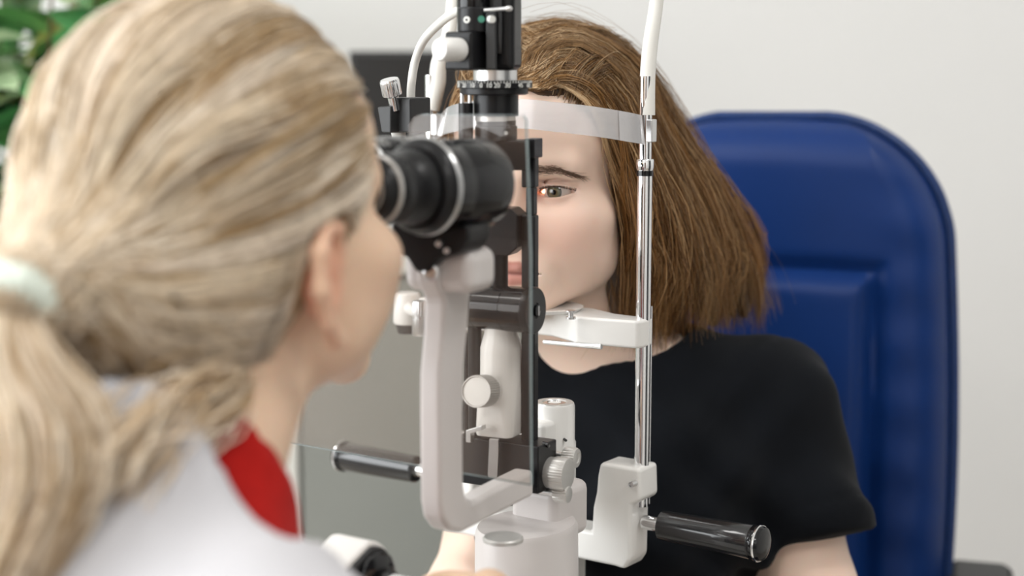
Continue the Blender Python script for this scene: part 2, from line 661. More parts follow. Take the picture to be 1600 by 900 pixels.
def catmull(ctrl, S_):
    """ctrl (N,K,3) -> (N,S_,3)"""
    N, K, _ = ctrl.shape
    u = np.linspace(0, K - 1 - 1e-6, S_)
    i = u.astype(int); t = (u - i)[None, :, None]
    g = lambda j: ctrl[:, np.clip(j, 0, K - 1)]
    p0, p1, p2, p3 = g(i - 1), g(i), g(i + 1), g(i + 2)
    return 0.5 * (2 * p1 + (p2 - p0) * t + (2 * p0 - 5 * p1 + 4 * p2 - p3) * t ** 2 + (3 * p1 - p0 - 3 * p2 + p3) * t ** 3)


def join_np(parts):
    V, Q, C, o = [], [], [], 0
    for v, q, c in parts:
        V.append(v); Q.append(q + o); C.append(c); o += len(v)
    return np.concatenate(V), np.concatenate(Q), np.concatenate(C)


def smooth_noise(N, S_, amp, seed, waves=2):
    r = np.random.default_rng(seed)
    u = np.linspace(0, 1, S_)[None, :, None]
    out = np.zeros((N, S_, 3))
    for k in range(1, waves + 1):
        out += r.normal(size=(N, 1, 3)) * np.sin(math.pi * k * u * r.uniform(.7, 1.4, (N, 1, 1)) + r.uniform(0, 6.28, (N, 1, 1))) / k
    return out * amp


# ================================================================== THE ROOM
I4 = Matrix.Identity(4)
XL, XR, Y0, Y1, ZH = -2.4, 2.2, -1.7, 2.62, 2.7


def struct(mb, name, m, label=None, **k):
    o = mb.build(name, m, **k)
    tag(o, label, None, None, 'structure')
    return o


struct(MB().box(I4, XL - .1, XR + .1, Y0 - .1, Y1 + .1, -.1, 0), 'floor', M['floor'])
struct(MB().box(I4, XL - .1, XR + .1, Y0 - .1, Y1 + .1, ZH, ZH + .1), 'ceiling', M['ceiling'])
struct(MB().box(I4, XL - .1, XR + .1, Y1, Y1 + .1, 0, ZH), 'wall_back', M['wall'])
struct(MB().box(I4, XR, XR + .1, Y0, Y1, 0, ZH), 'wall_right', M['wall'])
struct(MB().box(I4, XL - .1, XR + .1, Y0 - .1, Y0, 0, ZH), 'wall_front', M['wall'])
WY0, WY1, WZ0, WZ1 = -0.95, 1.65, 0.9, 2.4
wl = MB()
wl.box(I4, XL - .1, XL, Y0, WY0, 0, ZH).box(I4, XL - .1, XL, WY1, Y1, 0, ZH)
wl.box(I4, XL - .1, XL, WY0, WY1, 0, WZ0).box(I4, XL - .1, XL, WY0, WY1, WZ1, ZH)
struct(wl, 'wall_left', M['wall'])
wf = MB()
for (a, b, c, d) in ((WY0, WY1, WZ0, WZ0 + .06), (WY0, WY1, WZ1 - .06, WZ1), (WY0, WY0 + .06, WZ0 + .06, WZ1 - .06),
                     (WY1 - .06, WY1, WZ0 + .06, WZ1 - .06), (.32, .38, WZ0 + .06, WZ1 - .06)):
    wf.box(I4, XL - .08, XL - .02, a, b, c, d)
win = struct(wf, 'window_1', M['frame'])
for (a, b) in ((WY0 + .06, .32), (.38, WY1 - .06)):
    MB().box(I4, XL - .053, XL - .047, a, b, WZ0 + .06, WZ1 - .06).build('pane', M['glass'], win)
MB().box(I4, XL - .02, XL + .08, WY0 - .05, WY1 + .05, WZ0 - .03, WZ0).build('window_sill', M['frame'], win, bevel=.005)
struct(MB().box(I4, XL, XR, Y1 - .012, Y1, 0, .08), 'baseboard_back', M['cabwhite'])
for i, (lx, ly) in enumerate(PANELS):
    t = empty('ceiling_light', (lx, ly, ZH), ['square ceiling light panel between the walnut door and the window', 'square ceiling light panel between the walnut door and the wardrobe', 'square ceiling light panel over the person in the white coat', 'square ceiling light panel between the wardrobe and the blue chair'][i], 'ceiling light', 'ceiling light panels')
    m = Matrix.Translation((lx, ly, ZH))
    b = MB()
    for s in (-1, 1):
        b.box(m, -.30, .30, s * .30 - .012, s * .30 + .012, -.03, 0)
        b.box(m, s * .30 - .012, s * .30 + .012, -.288, .288, -.03, 0)
    b.build('frame', M['frame'], t)
    MB().box(m, -.288, .288, -.288, .288, -.012, -.004).build('diffuser', M['diffuser'], t)

dm_ = Matrix.Identity(4)
dd = struct(MB().box(I4, -.55, .35, Y0, Y0 + .04, 0, 2.05), 'added_door_1', mat('door_walnut', S(92, 66, 48), .4, vary=(6, .2)), bevel=.004)  # unseen dark door, added to give the chrome posts dark stripes
MB().tube([(.26, Y0 + .04, 1.0), (.26, Y0 + .09, 1.0), (.14, Y0 + .09, 1.0)], .009, sub=4).build('handle', M['steel'], dd)
wr = empty('added_wardrobe', (XR - .25, .2, 0), 'tall charcoal wardrobe placed unseen at the side wall for dark reflections', 'added_wardrobe')  # unseen dark furniture, added for its reflection in the chrome
MB().box(I4, XR - .505, XR - .005, -.4, .8, 0, 2.1).build('body', M['dark'], wr, bevel=.004)
for a, b in ((-.395, .195), (.205, .795)):
    w_d = MB().box(I4, XR - .52, XR - .5, a, b, .06, 2.09).build('door', M['bezel'], wr, bevel=.003)
    MB().tube([(XR - .52, .2 + (.04 if a > 0 else -.04), 1.0), (XR - .55, .2 + (.04 if a > 0 else -.04), 1.02), (XR - .55, .2 + (.04 if a > 0 else -.04), 1.2), (XR - .52, .2 + (.04 if a > 0 else -.04), 1.22)], .006, sub=3).build('handle', M['steel'], w_d)

# ================================================================== FURNITURE BEHIND
# grey cabinet with a white side frame, seen between the examiner and the instrument
CD = 2.25
c0 = P(473, 800, CD); c1 = P(735, 800, CD)
ctop = P(560, 425, CD).z
cab = empty('cabinet', (0.5 * (c0.x + c1.x), CD + .15, 0), 'grey fronted white framed cabinet behind the slit lamp', 'cabinet')
xa, xb = P(440, 800, CD).x, c1.x + .12
b = MB()
b.box(I4, xa, xa + .026, CD - .01, CD + .33, 0.0, ctop)
b.box(I4, xb - .026, xb, CD - .01, CD + .33, 0.0, ctop)
b.box(I4, xa + .026, xb - .026, CD, CD + .33, 0.0, .06)
b.box(I4, xa + .026, xb - .026, CD + .31, CD + .33, .06, ctop)
b.build('body', M['cabwhite'], cab, bevel=.002)
MB().box(I4, xa - .01, xb + .01, CD - .02, CD + .335, ctop, ctop + .025).build('top', M['cabwhite'], cab, bevel=.003)
dr = MB().box(I4, xa + .030, xb - .030, CD - .004, CD + .016, .065, ctop - .006).build('door', M['cabgrey'], cab, bevel=.002)
MB().tube([(xb - .07, CD - .004, .55), (xb - .07, CD - .03, .55), (xb - .07, CD - .03, .67), (xb - .07, CD - .004, .67)], .005,
          sub=6).build('handle', M['steel'], dr)
# monitor on the cabinet
mt = empty('monitor', (0, 0, 0), 'black flat monitor standing on the cabinet behind the patient', 'monitor')
mo = P(640, 240, 2.32)
mt.location = (mo.x, 2.40, ctop + .025)
ML, MRt, MT, MBm = P(545, 80, 2.32).x, P(722, 80, 2.32).x, P(640, 80, 2.32).z, P(640, 285, 2.32).z
mm = fr((0, 0, 0), ang=0)
bz = MB()
bz.box(mm, ML, MRt, 2.32, 2.345, MBm, MT)
bz.build('case', M['bezel'], mt, bevel=.003)
MB().box(mm, ML + .008, MRt - .008, 2.3185, 2.321, MBm + .012, MT - .008).build('screen', M['screen'], mt)
MB().box(mm, mo.x - .022, mo.x + .022, 2.345, 2.37, ctop + .03, MBm + .10).build('stand_neck', M['bezel'], mt, bevel=.003)
MB().box(mm, mo.x - .08, mo.x + .08, 2.29, 2.45, ctop + .025, ctop + .037).build('stand_base', M['bezel'], mt, bevel=.004)

# plant in the far corner
pp = P(20, 30, 2.2)
pl = empty('potted_plant', (pp.x, 2.2, 0), 'tall leafy green plant in a pale pot in the corner', 'plant')
m = Matrix.Translation((pp.x, 2.2, 0))
MB().lathe(m, [(.11, 0), (.12, .01), (.15, .30), (.155, .33), (.145, .33), (.135, .29)], 32).build('pot', M['terracotta'], pl)
MB().lathe(m, [(.134, .27), (.13, .285), (.02, .29)], 24).build('soil', M['soil'], pl)
rg = random.Random(5)
LEAFC = [S(92, 168, 104), S(122, 184, 112), S(170, 172, 92), S(84, 152, 94), S(186, 208, 166)]
leaf_meshes = []
for col in LEAFC:
    vs_, fs_ = [], []
    for (u, wv) in [(0, .05), (.25, .8), (.55, 1), (.8, .65), (1, .03)]:
        for s_, h in ((-1, .18), (0, 0), (1, .18)):
            vs_.append((.1 + u, s_ * wv * .25, h * wv * .25 - .25 * u * u))
    for q in range(4):
        for s_ in range(2):
            k_ = q * 3 + s_
            fs_.append((k_, k_ + 1, k_ + 4, k_ + 3))
    me = bpy.data.meshes.new('leaf')
    me.from_pydata(vs_, [], fs_)
    for p_ in me.polygons: p_.use_smooth = True
    ca = me.color_attributes.new('Col', 'FLOAT_COLOR', 'POINT')
    for d_ in ca.data: d_.color = (*col, 1)
    me.materials.append(M['leaf'])
    leaf_meshes.append(me)
for si in range(7):
    a = si * 0.9
    base = Vector((pp.x + .03 * math.cos(a), 2.2 + .03 * math.sin(a), .28))
    tip = Vector((pp.x + .13 * math.cos(a), 2.2 + .12 * math.sin(a), 1.42 + .08 * rg.random()))
    mid = (base + tip) / 2 + Vector((-.04 * math.cos(a), -.04 * math.sin(a), 0))
    MB().tube([base, mid, tip], [.009, .006, .002], n=8).build('stem', M['stem'], pl)
    for li in range(42):
        t = .40 + .60 * (li / 41) ** .6
        c = base * (1 - t) ** 2 + mid * 2 * t * (1 - t) + tip * t * t
        az = rg.uniform(0, 6.28); el = rg.uniform(-.5, .6); L = rg.uniform(.09, .15)
        lo = bpy.data.objects.new('leaf', rg.choice(leaf_meshes))
        COL.objects.link(lo)
        lo.parent = pl
        lo.location = c - Vector(pl.location)
        lo.rotation_euler = (rg.uniform(-.4, .4), -el, az)
        lo.scale = (L, L, L)

# ------------------------------------------------------------------ blue examination chair
CH_A = 17.0
ch_c = P(1212, 600, 1.80)
CHX, CHY = ch_c.x, 1.80
chair = empty('exam_chair', (CHX, CHY, 0), 'blue leather examination chair with a high padded back', 'chair')
mc = fr((CHX, CHY, 0), ang=CH_A)
zt = P(1205, 183, 1.80).z
zb = 0.52
HW = 0.197


def chair_half(z):
    """half width of the back at height z"""
    t = (z - zb) / (zt - zb)
    wv = HW * (0.93 + 0.07 * math.sin(math.pi * min(1, t * 1.15)))
    rc = .130
    if z > zt - rc:
        q = (z - (zt - rc)) / rc
        flat = .030 * (1 - 0)          # crown of the top edge
        wv = wv - rc * (1 - math.sqrt(max(0, 1 - q * q)))
    return wv


ns, nt_ = 64, 110
verts, quads = [], []
for j in range(nt_ + 1):
    tz = j / nt_
    tz = 1 - (1 - tz) ** 1.25
    z = zb + (zt - zb) * tz
    wv = chair_half(z)
    for i in range(ns + 1):
        s = -1 + 2 * i / ns
        s = math.copysign(abs(s) ** 0.8, s)
        x = s * wv
        ex = wv - abs(x)
        et = zt - z
        eb = z - zb
        e = min(ex, et * 1.0, eb)
        puff = .058 * math.sqrt(max(0, 1 - (1 - min(1, e / .052)) ** 2))
        # raised centre pad with a soft seam round it
        px_, pz_ = .108 - abs(x), (zt - .165) - z
        dd = min(px_, pz_)
        pad = .016 / (1 + math.exp(-dd / .004)) - .012 * math.exp(-((dd + .004) / .010) ** 2)
        puff += pad
        puff += .0015 * math.sin(z * 95 + 3 * x) * math.exp(-((abs(x) - .150) / .03) ** 2)
        crown = .010 * math.exp(-(x / .10) ** 2) * max(0, 1 - et / .06)
        verts.append(mc @ Vector((x, -puff - .03 + .10 * (z - zt) * 0, z - (x / HW) ** 2 * .016 * (tz ** 6) + 0 * crown)))
for j in range(nt_):
    for i in range(ns):
        k = j * (ns + 1) + i
        quads.append((k, k + 1, k + ns + 2, k + ns + 1))
bk = MB().add(verts, quads)
bko = bk.build('backrest', M['leather'], chair)
out = []
for j in range(0, 61):
    z = zb + (zt - zb) * (1 - (1 - j / 60) ** 1.8)
    out.append((chair_half(z), z))
loop = [(x, z) for x, z in out] + [(-x, z) for x, z in reversed(out[:-1])]
loop2 = [(x * 1.012, z - (x / HW) ** 2 * .016 * ((z - zb) / (zt - zb)) ** 6 + .003) for x, z in loop]
MB().prism(mc, loop2, -.031, .045).build('back_shell', M['greyboard'], chair, bevel=.006)
MB().tube([mc @ Vector((x * 1.004, -.034, z + .001)) for x, z in loop2], .0055, n=8, sub=1).build('piping', M['leatherpipe'], bko)
MB().tube([mc @ Vector((-.02, -.02, zt - .001)), mc @ Vector((0, -.03, zt + .002)), mc @ Vector((.02, -.02, zt - .001))], .005,
          n=8).build('seam_tab', M['leatherpipe'], bko)
sb = MB()
sb.box(mc, -.24, .24, -.47, -.02, .36, .475)
sb.build('seat', M['leather'], chair, bevel=.035, seg=5)
for s in (-1, 1):
    ar = MB()
    za = .744
    ar.prism(mc @ Matrix.Translation((s * .232, 0, 0)), [(-.035, za - .035), (.035, za - .035), (.038, za - .01), (.028, za), (-.028, za), (-.038, za - .01)], -.40, .02)
    a = ar.build('armrest', M['dark'], chair, bevel=.008, seg=3)
    MB().tube([mc @ Vector((s * .232, -.10, za - .03)), mc @ Vector((s * .232, -.12, .55)), mc @ Vector((s * .22, -.14, .42))], .016,
              sub=6).build('armrest_post', M['dark'], a)
MB().lathe(mc @ Matrix.Translation((0, -.26, 0)), [(.27, 0), (.28, .01), (.27, .035), (.08, .07), (.05, .09), (.05, .36), (.09, .362)], 40).build('pedestal', M['greyboard'], chair)
MB().box(mc, -.12, .12, -.03, .03, .40, .56).build('back_bracket', M['dark'], chair, bevel=.006)

# ------------------------------------------------------------------ instrument table
PHI = 35.0
TZ = 0.80
tcen = Vector((-.03, 1.20, 0))
tab = empty('instrument_table', tcen, 'white adjustable table under the slit lamp', 'table')
mt_ = fr(tcen, ang=PHI)
MB().box(mt_, -.30, .30, -.22, .12, TZ - .03, TZ).build('table_top', M['tabletop'], tab, bevel=.006)
MB().box(mt_, -.30, -.20, -.05, .05, .05, TZ - .03).build('column', M['white'], tab, bevel=.01)
MB().box(mt_, -.34, -.10, -.16, .16, 0, .05).build('foot', M['white'], tab, bevel=.01)

# ================================================================== CHIN REST FRAME
RP = P(1005, 500, 1.29)
PL_ = P(676, 500, 1.415)
base_r = Vector((RP.x, RP.y, TZ))
UV = (Vector((RP.x, RP.y, 0)) - Vector((PL_.x, PL_.y, 0)))
FA = math.degrees(math.atan2(-UV.y, UV.x))       # angle of the frame in plan
U = UV.normalized()
V = Vector((-U.y, U.x, 0))
SEP = UV.length
print('frame angle', FA, 'post distance', SEP)
chin = empty('chin_rest', (0.5 * (RP.x + PL_.x), 0.5 * (RP.y + PL_.y), TZ), 'white and chrome chin rest frame holding the patient\'s head', 'chin rest')
mr = fr((RP.x, RP.y, 0), ang=FA)
ml = fr((PL_.x, PL_.y, 0), ang=FA)
k = 1.29 / F


def zpx(py, d): return P(800, py, d).z


zs_top, zs_col, zs_bot = zpx(178, 1.29), zpx(262, 1.29), zpx(735, 1.29)
for m_, side in ((mr, 1), (ml, -1)):
    post = MB().lathe(m_, [(.0061, zs_bot - .03), (.0061, zs_col)], 28).build('post', M['chrome'], chin)
    MB().lathe(m_, [(.0066, zs_col - .002), (.0072, zs_col), (.0072, zs_col + .006), (.0066, zs_col + .007), (.0052, zs_col + .0072), (.0052, zs_top + .03)], 28).build('upper_post', M['chrome'], post)
    MB().lathe(m_, [(.0068, zs_col - .0065), (.0068, zs_col - .0022)], 28).build('seal_ring', M['blackgloss'], post)
    MB().lathe(m_ @ Matrix.Translation((.0, .0095, 0)), [(.0028, zs_bot - .03), (.0028, zpx(480, 1.29))], 16).build('guide_rod', M['chrome'], post)
    MB().box(m_, .002, .0085, -.004, .004, zpx(222, 1.29), zpx(186, 1.29)).build('strap_clip', M['steel'], post, bevel=.001)
# white sleeves on top of the posts, bending as they rise
rt = [P(1011.5, 180, 1.29), P(1012, 120, 1.292), P(1016, 70, 1.295), P(1026, 0, 1.30), P(1030, -70, 1.305), P(1031, -110, 1.306)]
MB().tube(rt, [.0062, .0062, .0062, .0056, .0056, .005], n=20).build('sleeve', M['tubewhite'], chin)
lt = [Vector((PL_.x, PL_.y, zs_top)) + Vector((0, 0, .0)), P(683, 130, 1.415), P(686, 98, 1.415), P(700, 58, 1.42), P(707, 10, 1.425), P(710, -60, 1.43), P(711, -110, 1.43)]
MB().tube(lt, [.0074, .0074, .007, .0062, .0058, .0056, .005], n=20).build('sleeve', M['tubewhite'], chin)
# forehead strap: a milky band bowed towards the forehead
pathc = [(1004, 203, 1.279), (985, 199, 1.272), (930, 190, 1.268), (870, 183, 1.276), (820, 178, 1.286), (770, 178, 1.300),
         (725, 182, 1.320), (700, 188, 1.350), (690, 196, 1.385), (684, 204, 1.412)]
cp = catmull(np.array([[tuple(P(*q)) for q in pathc]]), 60)[0]
hh = .0118
sv, sf = [], []
NB = 6
for i, c in enumerate(cp):
    t = Vector(cp[min(i + 1, 59)]) - Vector(cp[max(i - 1, 0)])
    t.z = 0
    t.normalize()
    nrm = Vector((t.y, -t.x, 0))            # horizontal normal
    if nrm.y > 0: nrm = -nrm                # towards the examiner
    tilt = Vector((0, 0, 1)) * math.cos(.18) - nrm * math.sin(.18)
    for j in range(NB + 1):
        h = -1 + 2 * j / NB
        sv.append(Vector(c) + tilt * (h * hh) + nrm * .0008)
    for j in range(NB + 1):
        h = 1 - 2 * j / NB
        sv.append(Vector(c) + tilt * (h * hh) - nrm * .0008)
R_ = 2 * (NB + 1)
for i in range(59):
    for j in range(R_):
        q = (j + 1) % R_
        sf.append((i * R_ + j, i * R_ + q, (i + 1) * R_ + q, (i + 1) * R_ + j))
MB().add(sv, sf).build('forehead_strap', M['strap'], chin, ang=60)
sv2 = [Vector(v) + Vector((0, -.0018, 0)) for v in sv[:R_ * 10]]
MB().add(sv2, [f for f in sf if max(f) < R_ * 10]).build('strap_end', M['strap'], chin, ang=60)

# chin cup bridge: white block from post to post with a raised centre
zc0, zc1 = zpx(537, 1.30), zpx(494, 1.30)
mch = fr((RP.x, RP.y, 0), ang=FA)
poly = [(.006, -.010), (.004, -.016), (-.050, -.024), (-.085, -.006), (-.125, -.006), (-SEP + .05, -.024), (-SEP - .004, -.016), (-SEP - .006, -.010),
        (-SEP - .006, .006), (-SEP + .03, .008), (-SEP + .06, .022), (-.06, .022), (-.03, .008), (.006, .006)]
cb = MB()
n = len(poly)
vs = [Vector((x, y, zc0)) for x, y in poly] + [Vector((x, y, zc1)) for x, y in poly]
cb.add(vs, [tuple(reversed(range(n))), tuple(range(n, 2 * n))] + [(i, (i + 1) % n, (i + 1) % n + n, i + n) for i in range(n)], mch)
cbo = cb.build('chin_bridge', M['white'], chin, bevel=.0025, seg=3, ang=25)
cc = P(842, 484, 1.325)
mcup = fr((cc.x, cc.y, 0), ang=25)
MB().lathe(mcup @ Matrix.Translation((0, .012, zc1 - .001)), [(.024, 0), (.030, .001), (.033, .004), (.030, .0042), (.018, .0025)], 36).build('chin_cup', M['white'], chin)
pin = P(892, 494, 1.292)
MB().lathe(Matrix.Translation((pin.x, pin.y, zc1)), [(.0042, -.001), (.0042, .0008), (.0024, .001), (.0024, .0045), (.0046, .005), (.0046, .0062)], 18).build('paper_pin', M['steel'], chin)
MB().tube([P(850, 534, 1.318), P(905, 539, 1.300), P(940, 541, 1.290)], [.002, .002, .0026], n=8).build('cup_spring_rod', M['steel'], chin)
# left side of the bridge: post collar and chrome height knob
lk = P(657, 498, 1.375)
MB().lathe(fr((lk.x, lk.y, 0), ang=FA), [(.0065, zpx(524, 1.375)), (.0075, zpx(520, 1.375)), (.0075, zpx(497, 1.375)), (.0066, zpx(496, 1.375)), (.0066, zpx(493, 1.375)), (.0075, zpx(492, 1.375)), (.0075, zpx(474, 1.375)), (.0068, zpx(470, 1.375))],
           knurl=(22, .0004, {2, 5, 6})).build('height_knob', M['steel'], chin)
lb = P(636, 480, 1.42)
MB().lathe(fr((lb.x, lb.y, 0), ang=FA), [(.0115, zpx(506, 1.42)), (.0125, zpx(502, 1.42)), (.0125, zpx(462, 1.42)), (.0110, zpx(457, 1.42)), (.006, zpx(456, 1.42))], 28).build('bridge_end', M['white'], chin, bevel=.001)
MB().lathe(fr((lb.x, lb.y, 0), ang=FA), [(.0085, zpx(520, 1.42)), (.0110, zpx(505, 1.42))], 28).build('bridge_end_shade', M['dark'], chin)  # dark cone standing in for the shadow below the bridge end
MB().tube([Vector((lb.x, lb.y, zpx(480, 1.42))), Vector((lk.x, lk.y, zpx(482, 1.40))), Vector((PL_.x, PL_.y, zpx(486, 1.41)))], .0055, n=12).build('bridge_stub', M['white'], chin)

# L-shaped foot bracket of the right post (and its twin at the left post)
def zr(py): return zpx(py, 1.285) - 0


def ur(px): return (px - 1006) * 1.285 / F / math.cos(math.radians(FA)) * 1.0


Lp = [(ur(953), zr(748)), (ur(957), zr(727)), (ur(1018), zr(727)), (ur(1020), zr(776)), (ur(1006), zr(786)), (ur(1005), zr(872)),
      (ur(996), zr(888)), (ur(980), zr(886)), (ur(874), zr(886)), (ur(800), zr(886)), (ur(800), zr(838)), (ur(944), zr(838)), (ur(946), zr(800)), (ur(951), zr(775))]
MB().prism(mr, Lp, -.016, .014).build('foot_bracket', M['white'], chin, bevel=.0035, seg=3, ang=20)
Lq = [(-x + .017, z) for x, z in Lp]
MB().prism(ml, Lq, -.016, .014).build('foot_bracket', M['white'], chin, bevel=.0035, seg=3, ang=20)
MB().box(fr((0.5 * (RP.x + PL_.x), 0.5 * (RP.y + PL_.y), 0), ang=FA), .012, .045, -.075, .018, TZ, zr(880)).build('frame_base', M['white'], chin, bevel=.004)
# screw hole on the bracket
hl = P(989, 756, 1.272)
MB().lathe(axis_fr(hl, -V), [(.0026, -.006), (.0026, .0035), (.0018, .0036), (.0012, .002)], 16).build('set_screw', M['steel'], chin)
# grab handles
for m_, s, cc_ in ((mr, 1, RP), (ml, -1, PL_)):
    zh = zpx(817, 1.285) + (.009 if s < 0 else 0)
    o = Vector((cc_.x, cc_.y, zh))
    ax = U * s
    st = o + ax * .003
    MB().lathe(axis_fr(st, ax), [(.0062, 0), (.0062, .020)], 24).build('handle_shaft', M['chrome'], chin)
    g = MB().lathe(axis_fr(st, ax), [(.0100, .0165), (.0122, .0175), (.0124, .020), (.0132, .070), (.0138, .099), (.0132, .1005)], 36).build('handle_grip', M['blackgrip'], chin)
    MB().lathe(axis_fr(st, ax), [(.0138, .0998), (.0146, .1010), (.0146, .1060), (.0132, .1095), (.0090, .1110)], 36).build('grip_end_ring', M['blackgloss'], g)
    MB().lathe(axis_fr(st, ax), [(.01465, .1050), (.0150, .1060), (.0146, .1070)], 36).build('grip_rim', M['chrome'], g)

# ================================================================== SLIT LAMP
sl = empty('slit_lamp', (P(812, 850, 1.2).x, 1.2, TZ), 'white and black slit lamp microscope between examiner and patient', 'slit lamp')
TW = 1.20                                   # distance of the illumination tower


def cylv(name, px, r_px, py0, py1, d, m_, n=36, knurl=None, prof=None, bevel=0, parent=None, tilt=0):
    """vertical cylinder seen between pixel rows py0 (top) and py1 (bottom)"""
    o = P(px, (py0 + py1) / 2, d)
    r = r_px * d / F
    z1, z0 = zpx(py0, d), zpx(py1, d)
    mm_ = Matrix.Translation((o.x, o.y, 0))
    pr = [(r, z0), (r, z1)] if prof is None else [(r * a, z0 + (z1 - z0) * b_) for a, b_ in prof]
    return MB().lathe(mm_, pr, n, knurl).build(name, m_, parent or sl, bevel=bevel)


# --- base, turret and cross slide
bm_ = fr((P(812, 850, TW).x, TW, 0), ang=PHI)
MB().box(bm_, -.16, .12, -.15, .05, TZ, TZ + .045).build('cross_slide', M['white'], sl, bevel=.006)
oval = []
for i in range(40):
    a = 2 * math.pi * i / 40
    oval.append((.0365 * math.cos(a), .047 * math.sin(a) + .010))
o = MB()
z0, z1 = TZ + .04, zpx(843, 1.165)
vs, fs = [], []
for zz, sc_ in ((z0, 1.03), (z1 - .004, 1.0), (z1, .95)):
    for x, y in oval: vs.append((x * sc_, y * sc_, zz))
for j in range(2):
    for i in range(40):
        q = (i + 1) % 40
        fs.append((j * 40 + i, j * 40 + q, j * 40 + 40 + q, j * 40 + 40 + i))
fs.append(tuple(range(80, 120))); fs.append(tuple(reversed(range(40))))
o.add(vs, fs, bm_)
o.build('turret', M['whitearm'], sl)
# raised rear of the turret, rising towards the patient side
rb = P(868, 800, 1.235)
mrb = fr((rb.x, rb.y, 0), ang=PHI)
MB().box(mrb, -.030, .014, -.022, .030, z1 - .02, zpx(755, 1.235)).build('turret_shoulder', M['whitearm'], sl, bevel=.008, seg=4)
cylv('swivel_ring', 786, 33, 838, 845, 1.135, M['alu'], n=40, prof=[(1, 0), (1, .7), (.92, 1)])

# --- microscope arm: J-shaped bar in the vertical plane of the viewing axis
AA = 27.0
ao = P(673, 700, 1.045)
ma = fr((ao.x, ao.y, 0), ang=90 + AA)      # local x = away from examiner along the axis?  (see below)
av = Vector((math.sin(math.radians(AA)), math.cos(math.radians(AA)), 0))
au = Vector((math.cos(math.radians(AA)), -math.sin(math.radians(AA)), 0))
ma = Matrix((av, -au, Vector((0, 0, 1)))).transposed().to_4x4()
ma.translation = Vector((ao.x, ao.y, 0))


def za(py, d=1.045): return zpx(py, d)


AT = .0325
arm = [(-.006, za(398)), (-.004, za(440)), (.006, za(470)), (.004, za(525)), (-.0010, za(585)), (-.0015, za(640)), (-.0015, za(785)), (.002, za(812)), (.012, za(834)), (.028, za(848)),
       (.140, za(850)), (.140, za(804)), (.075, za(804)), (.044, za(806)), (.0345, za(794)), (.0315, za(770)), (.0315, za(640)), (.033, za(580)), (.039, za(520)), (.042, za(470)), (.058, za(436)), (.060, za(398))]
MB().prism(ma, arm, -.0085, .0085).build('microscope_arm', M['whitearm'], sl, bevel=.004, seg=4, ang=18)
ah = P(692, 420, 1.05)
MB().box(fr((ah.x, ah.y, 0), ang=AA), -.027, .026, -.008, .030, za(458), za(388)).build('arm_head', M['whitearm'], sl, bevel=.009, seg=5)
sc_ = P(674, 426, 1.036)
MB().lathe(axis_fr(sc_, (-.25, -1, .05)), [(.0052, -.004), (.0052, .0015), (.0042, .002), (.0038, .0012), (.0016, .0008)], 24).build('pivot_screw', M['steel'], sl)

# --- microscope: eyepieces, drum and objective
MA = 38.0
mv = Vector((math.sin(math.radians(MA)), math.cos(math.radians(MA)), -0.02)).normalized()
mu = Vector((math.cos(math.radians(MA)), -math.sin(math.radians(MA)), 0))
e0 = P(572, 297, .978)
ax0 = axis_fr(e0, mv)
for off in (0, -.060):
    mm_ = Matrix.Translation(mu * off) @ ax0
    ep = MB().lathe(mm_, [(.0155, .000), (.0185, .003), (.0205, .010), (.0215, .014), (.0215, .026), (.0225, .030), (.0240, .034), (.0240, .046)], 48,
                    ).build('eyepiece', M['black'], sl)
    MB().lathe(mm_, [(.0152, -.0006), (.0158, -.0016), (.0140, -.002), (.0122, .001)], 40, ring=True).build('eyepiece_rim', M['alu'], ep)
    MB().lathe(mm_, [(.0122, .0005), (.006, -.0006), (.001, -.0008)], 32).build('eyepiece_lens', M['blackgloss'], ep)
    MB().lathe(mm_, [(.0215, .0140), (.0222, .0145), (.0222, .0225), (.0215, .023)], knurl=(36, .0006, {1, 2})).build('dioptre_ring', M['blackgloss'], ep)
    MB().lathe(mm_, [(.0207, .0085), (.0213, .0090), (.0213, .0112), (.0207, .0117)], 40).build('eyepiece_band', M['alu'], ep)
    for q, cm in ((.9, 'mark_green'), (1.35, 'mark_white')):
        d_ = Matrix.Rotation(-q, 4, 'Z')
        dp = (mm_ @ d_ @ Vector((0.0216, 0, .0262)))
        nn = ((mm_ @ d_).to_3x3() @ Vector((1, 0, 0)))
        MB().lathe(axis_fr(dp, nn), [(.0013, 0), (.0013, .0006)], 10).build('dioptre_mark', M[cm], ep)
    dm = MB().lathe(mm_, [(.0270, .044), (.0300, .047), (.0310, .050), (.0310, .052)], 56).build('flange', M['black'], sl)
    MB().lathe(mm_, [(.0312, .0515), (.0318, .0525), (.0318, .0545), (.0312, .0555)], 56).build('flange_rim', M['steel'], dm)
    MB().lathe(mm_, [(.0300, .054), (.0300, .070), (.0294, .072), (.0300, .074), (.0300, .108), (.0280, .1125), (.020, .114)], 56).build('drum', M['blackgloss'], sl)
MB().box(ax0, -.008, .068, -.020, .018, .072, .106).build('prism_housing', M['black'], sl, bevel=.006, seg=3)
ob = Matrix.Translation(mu * -.012) @ ax0
MB().lathe(ob, [(.022, .112), (.022, .128), (.020, .132), (.017, .130)], 44).build('objective', M['black'], sl)
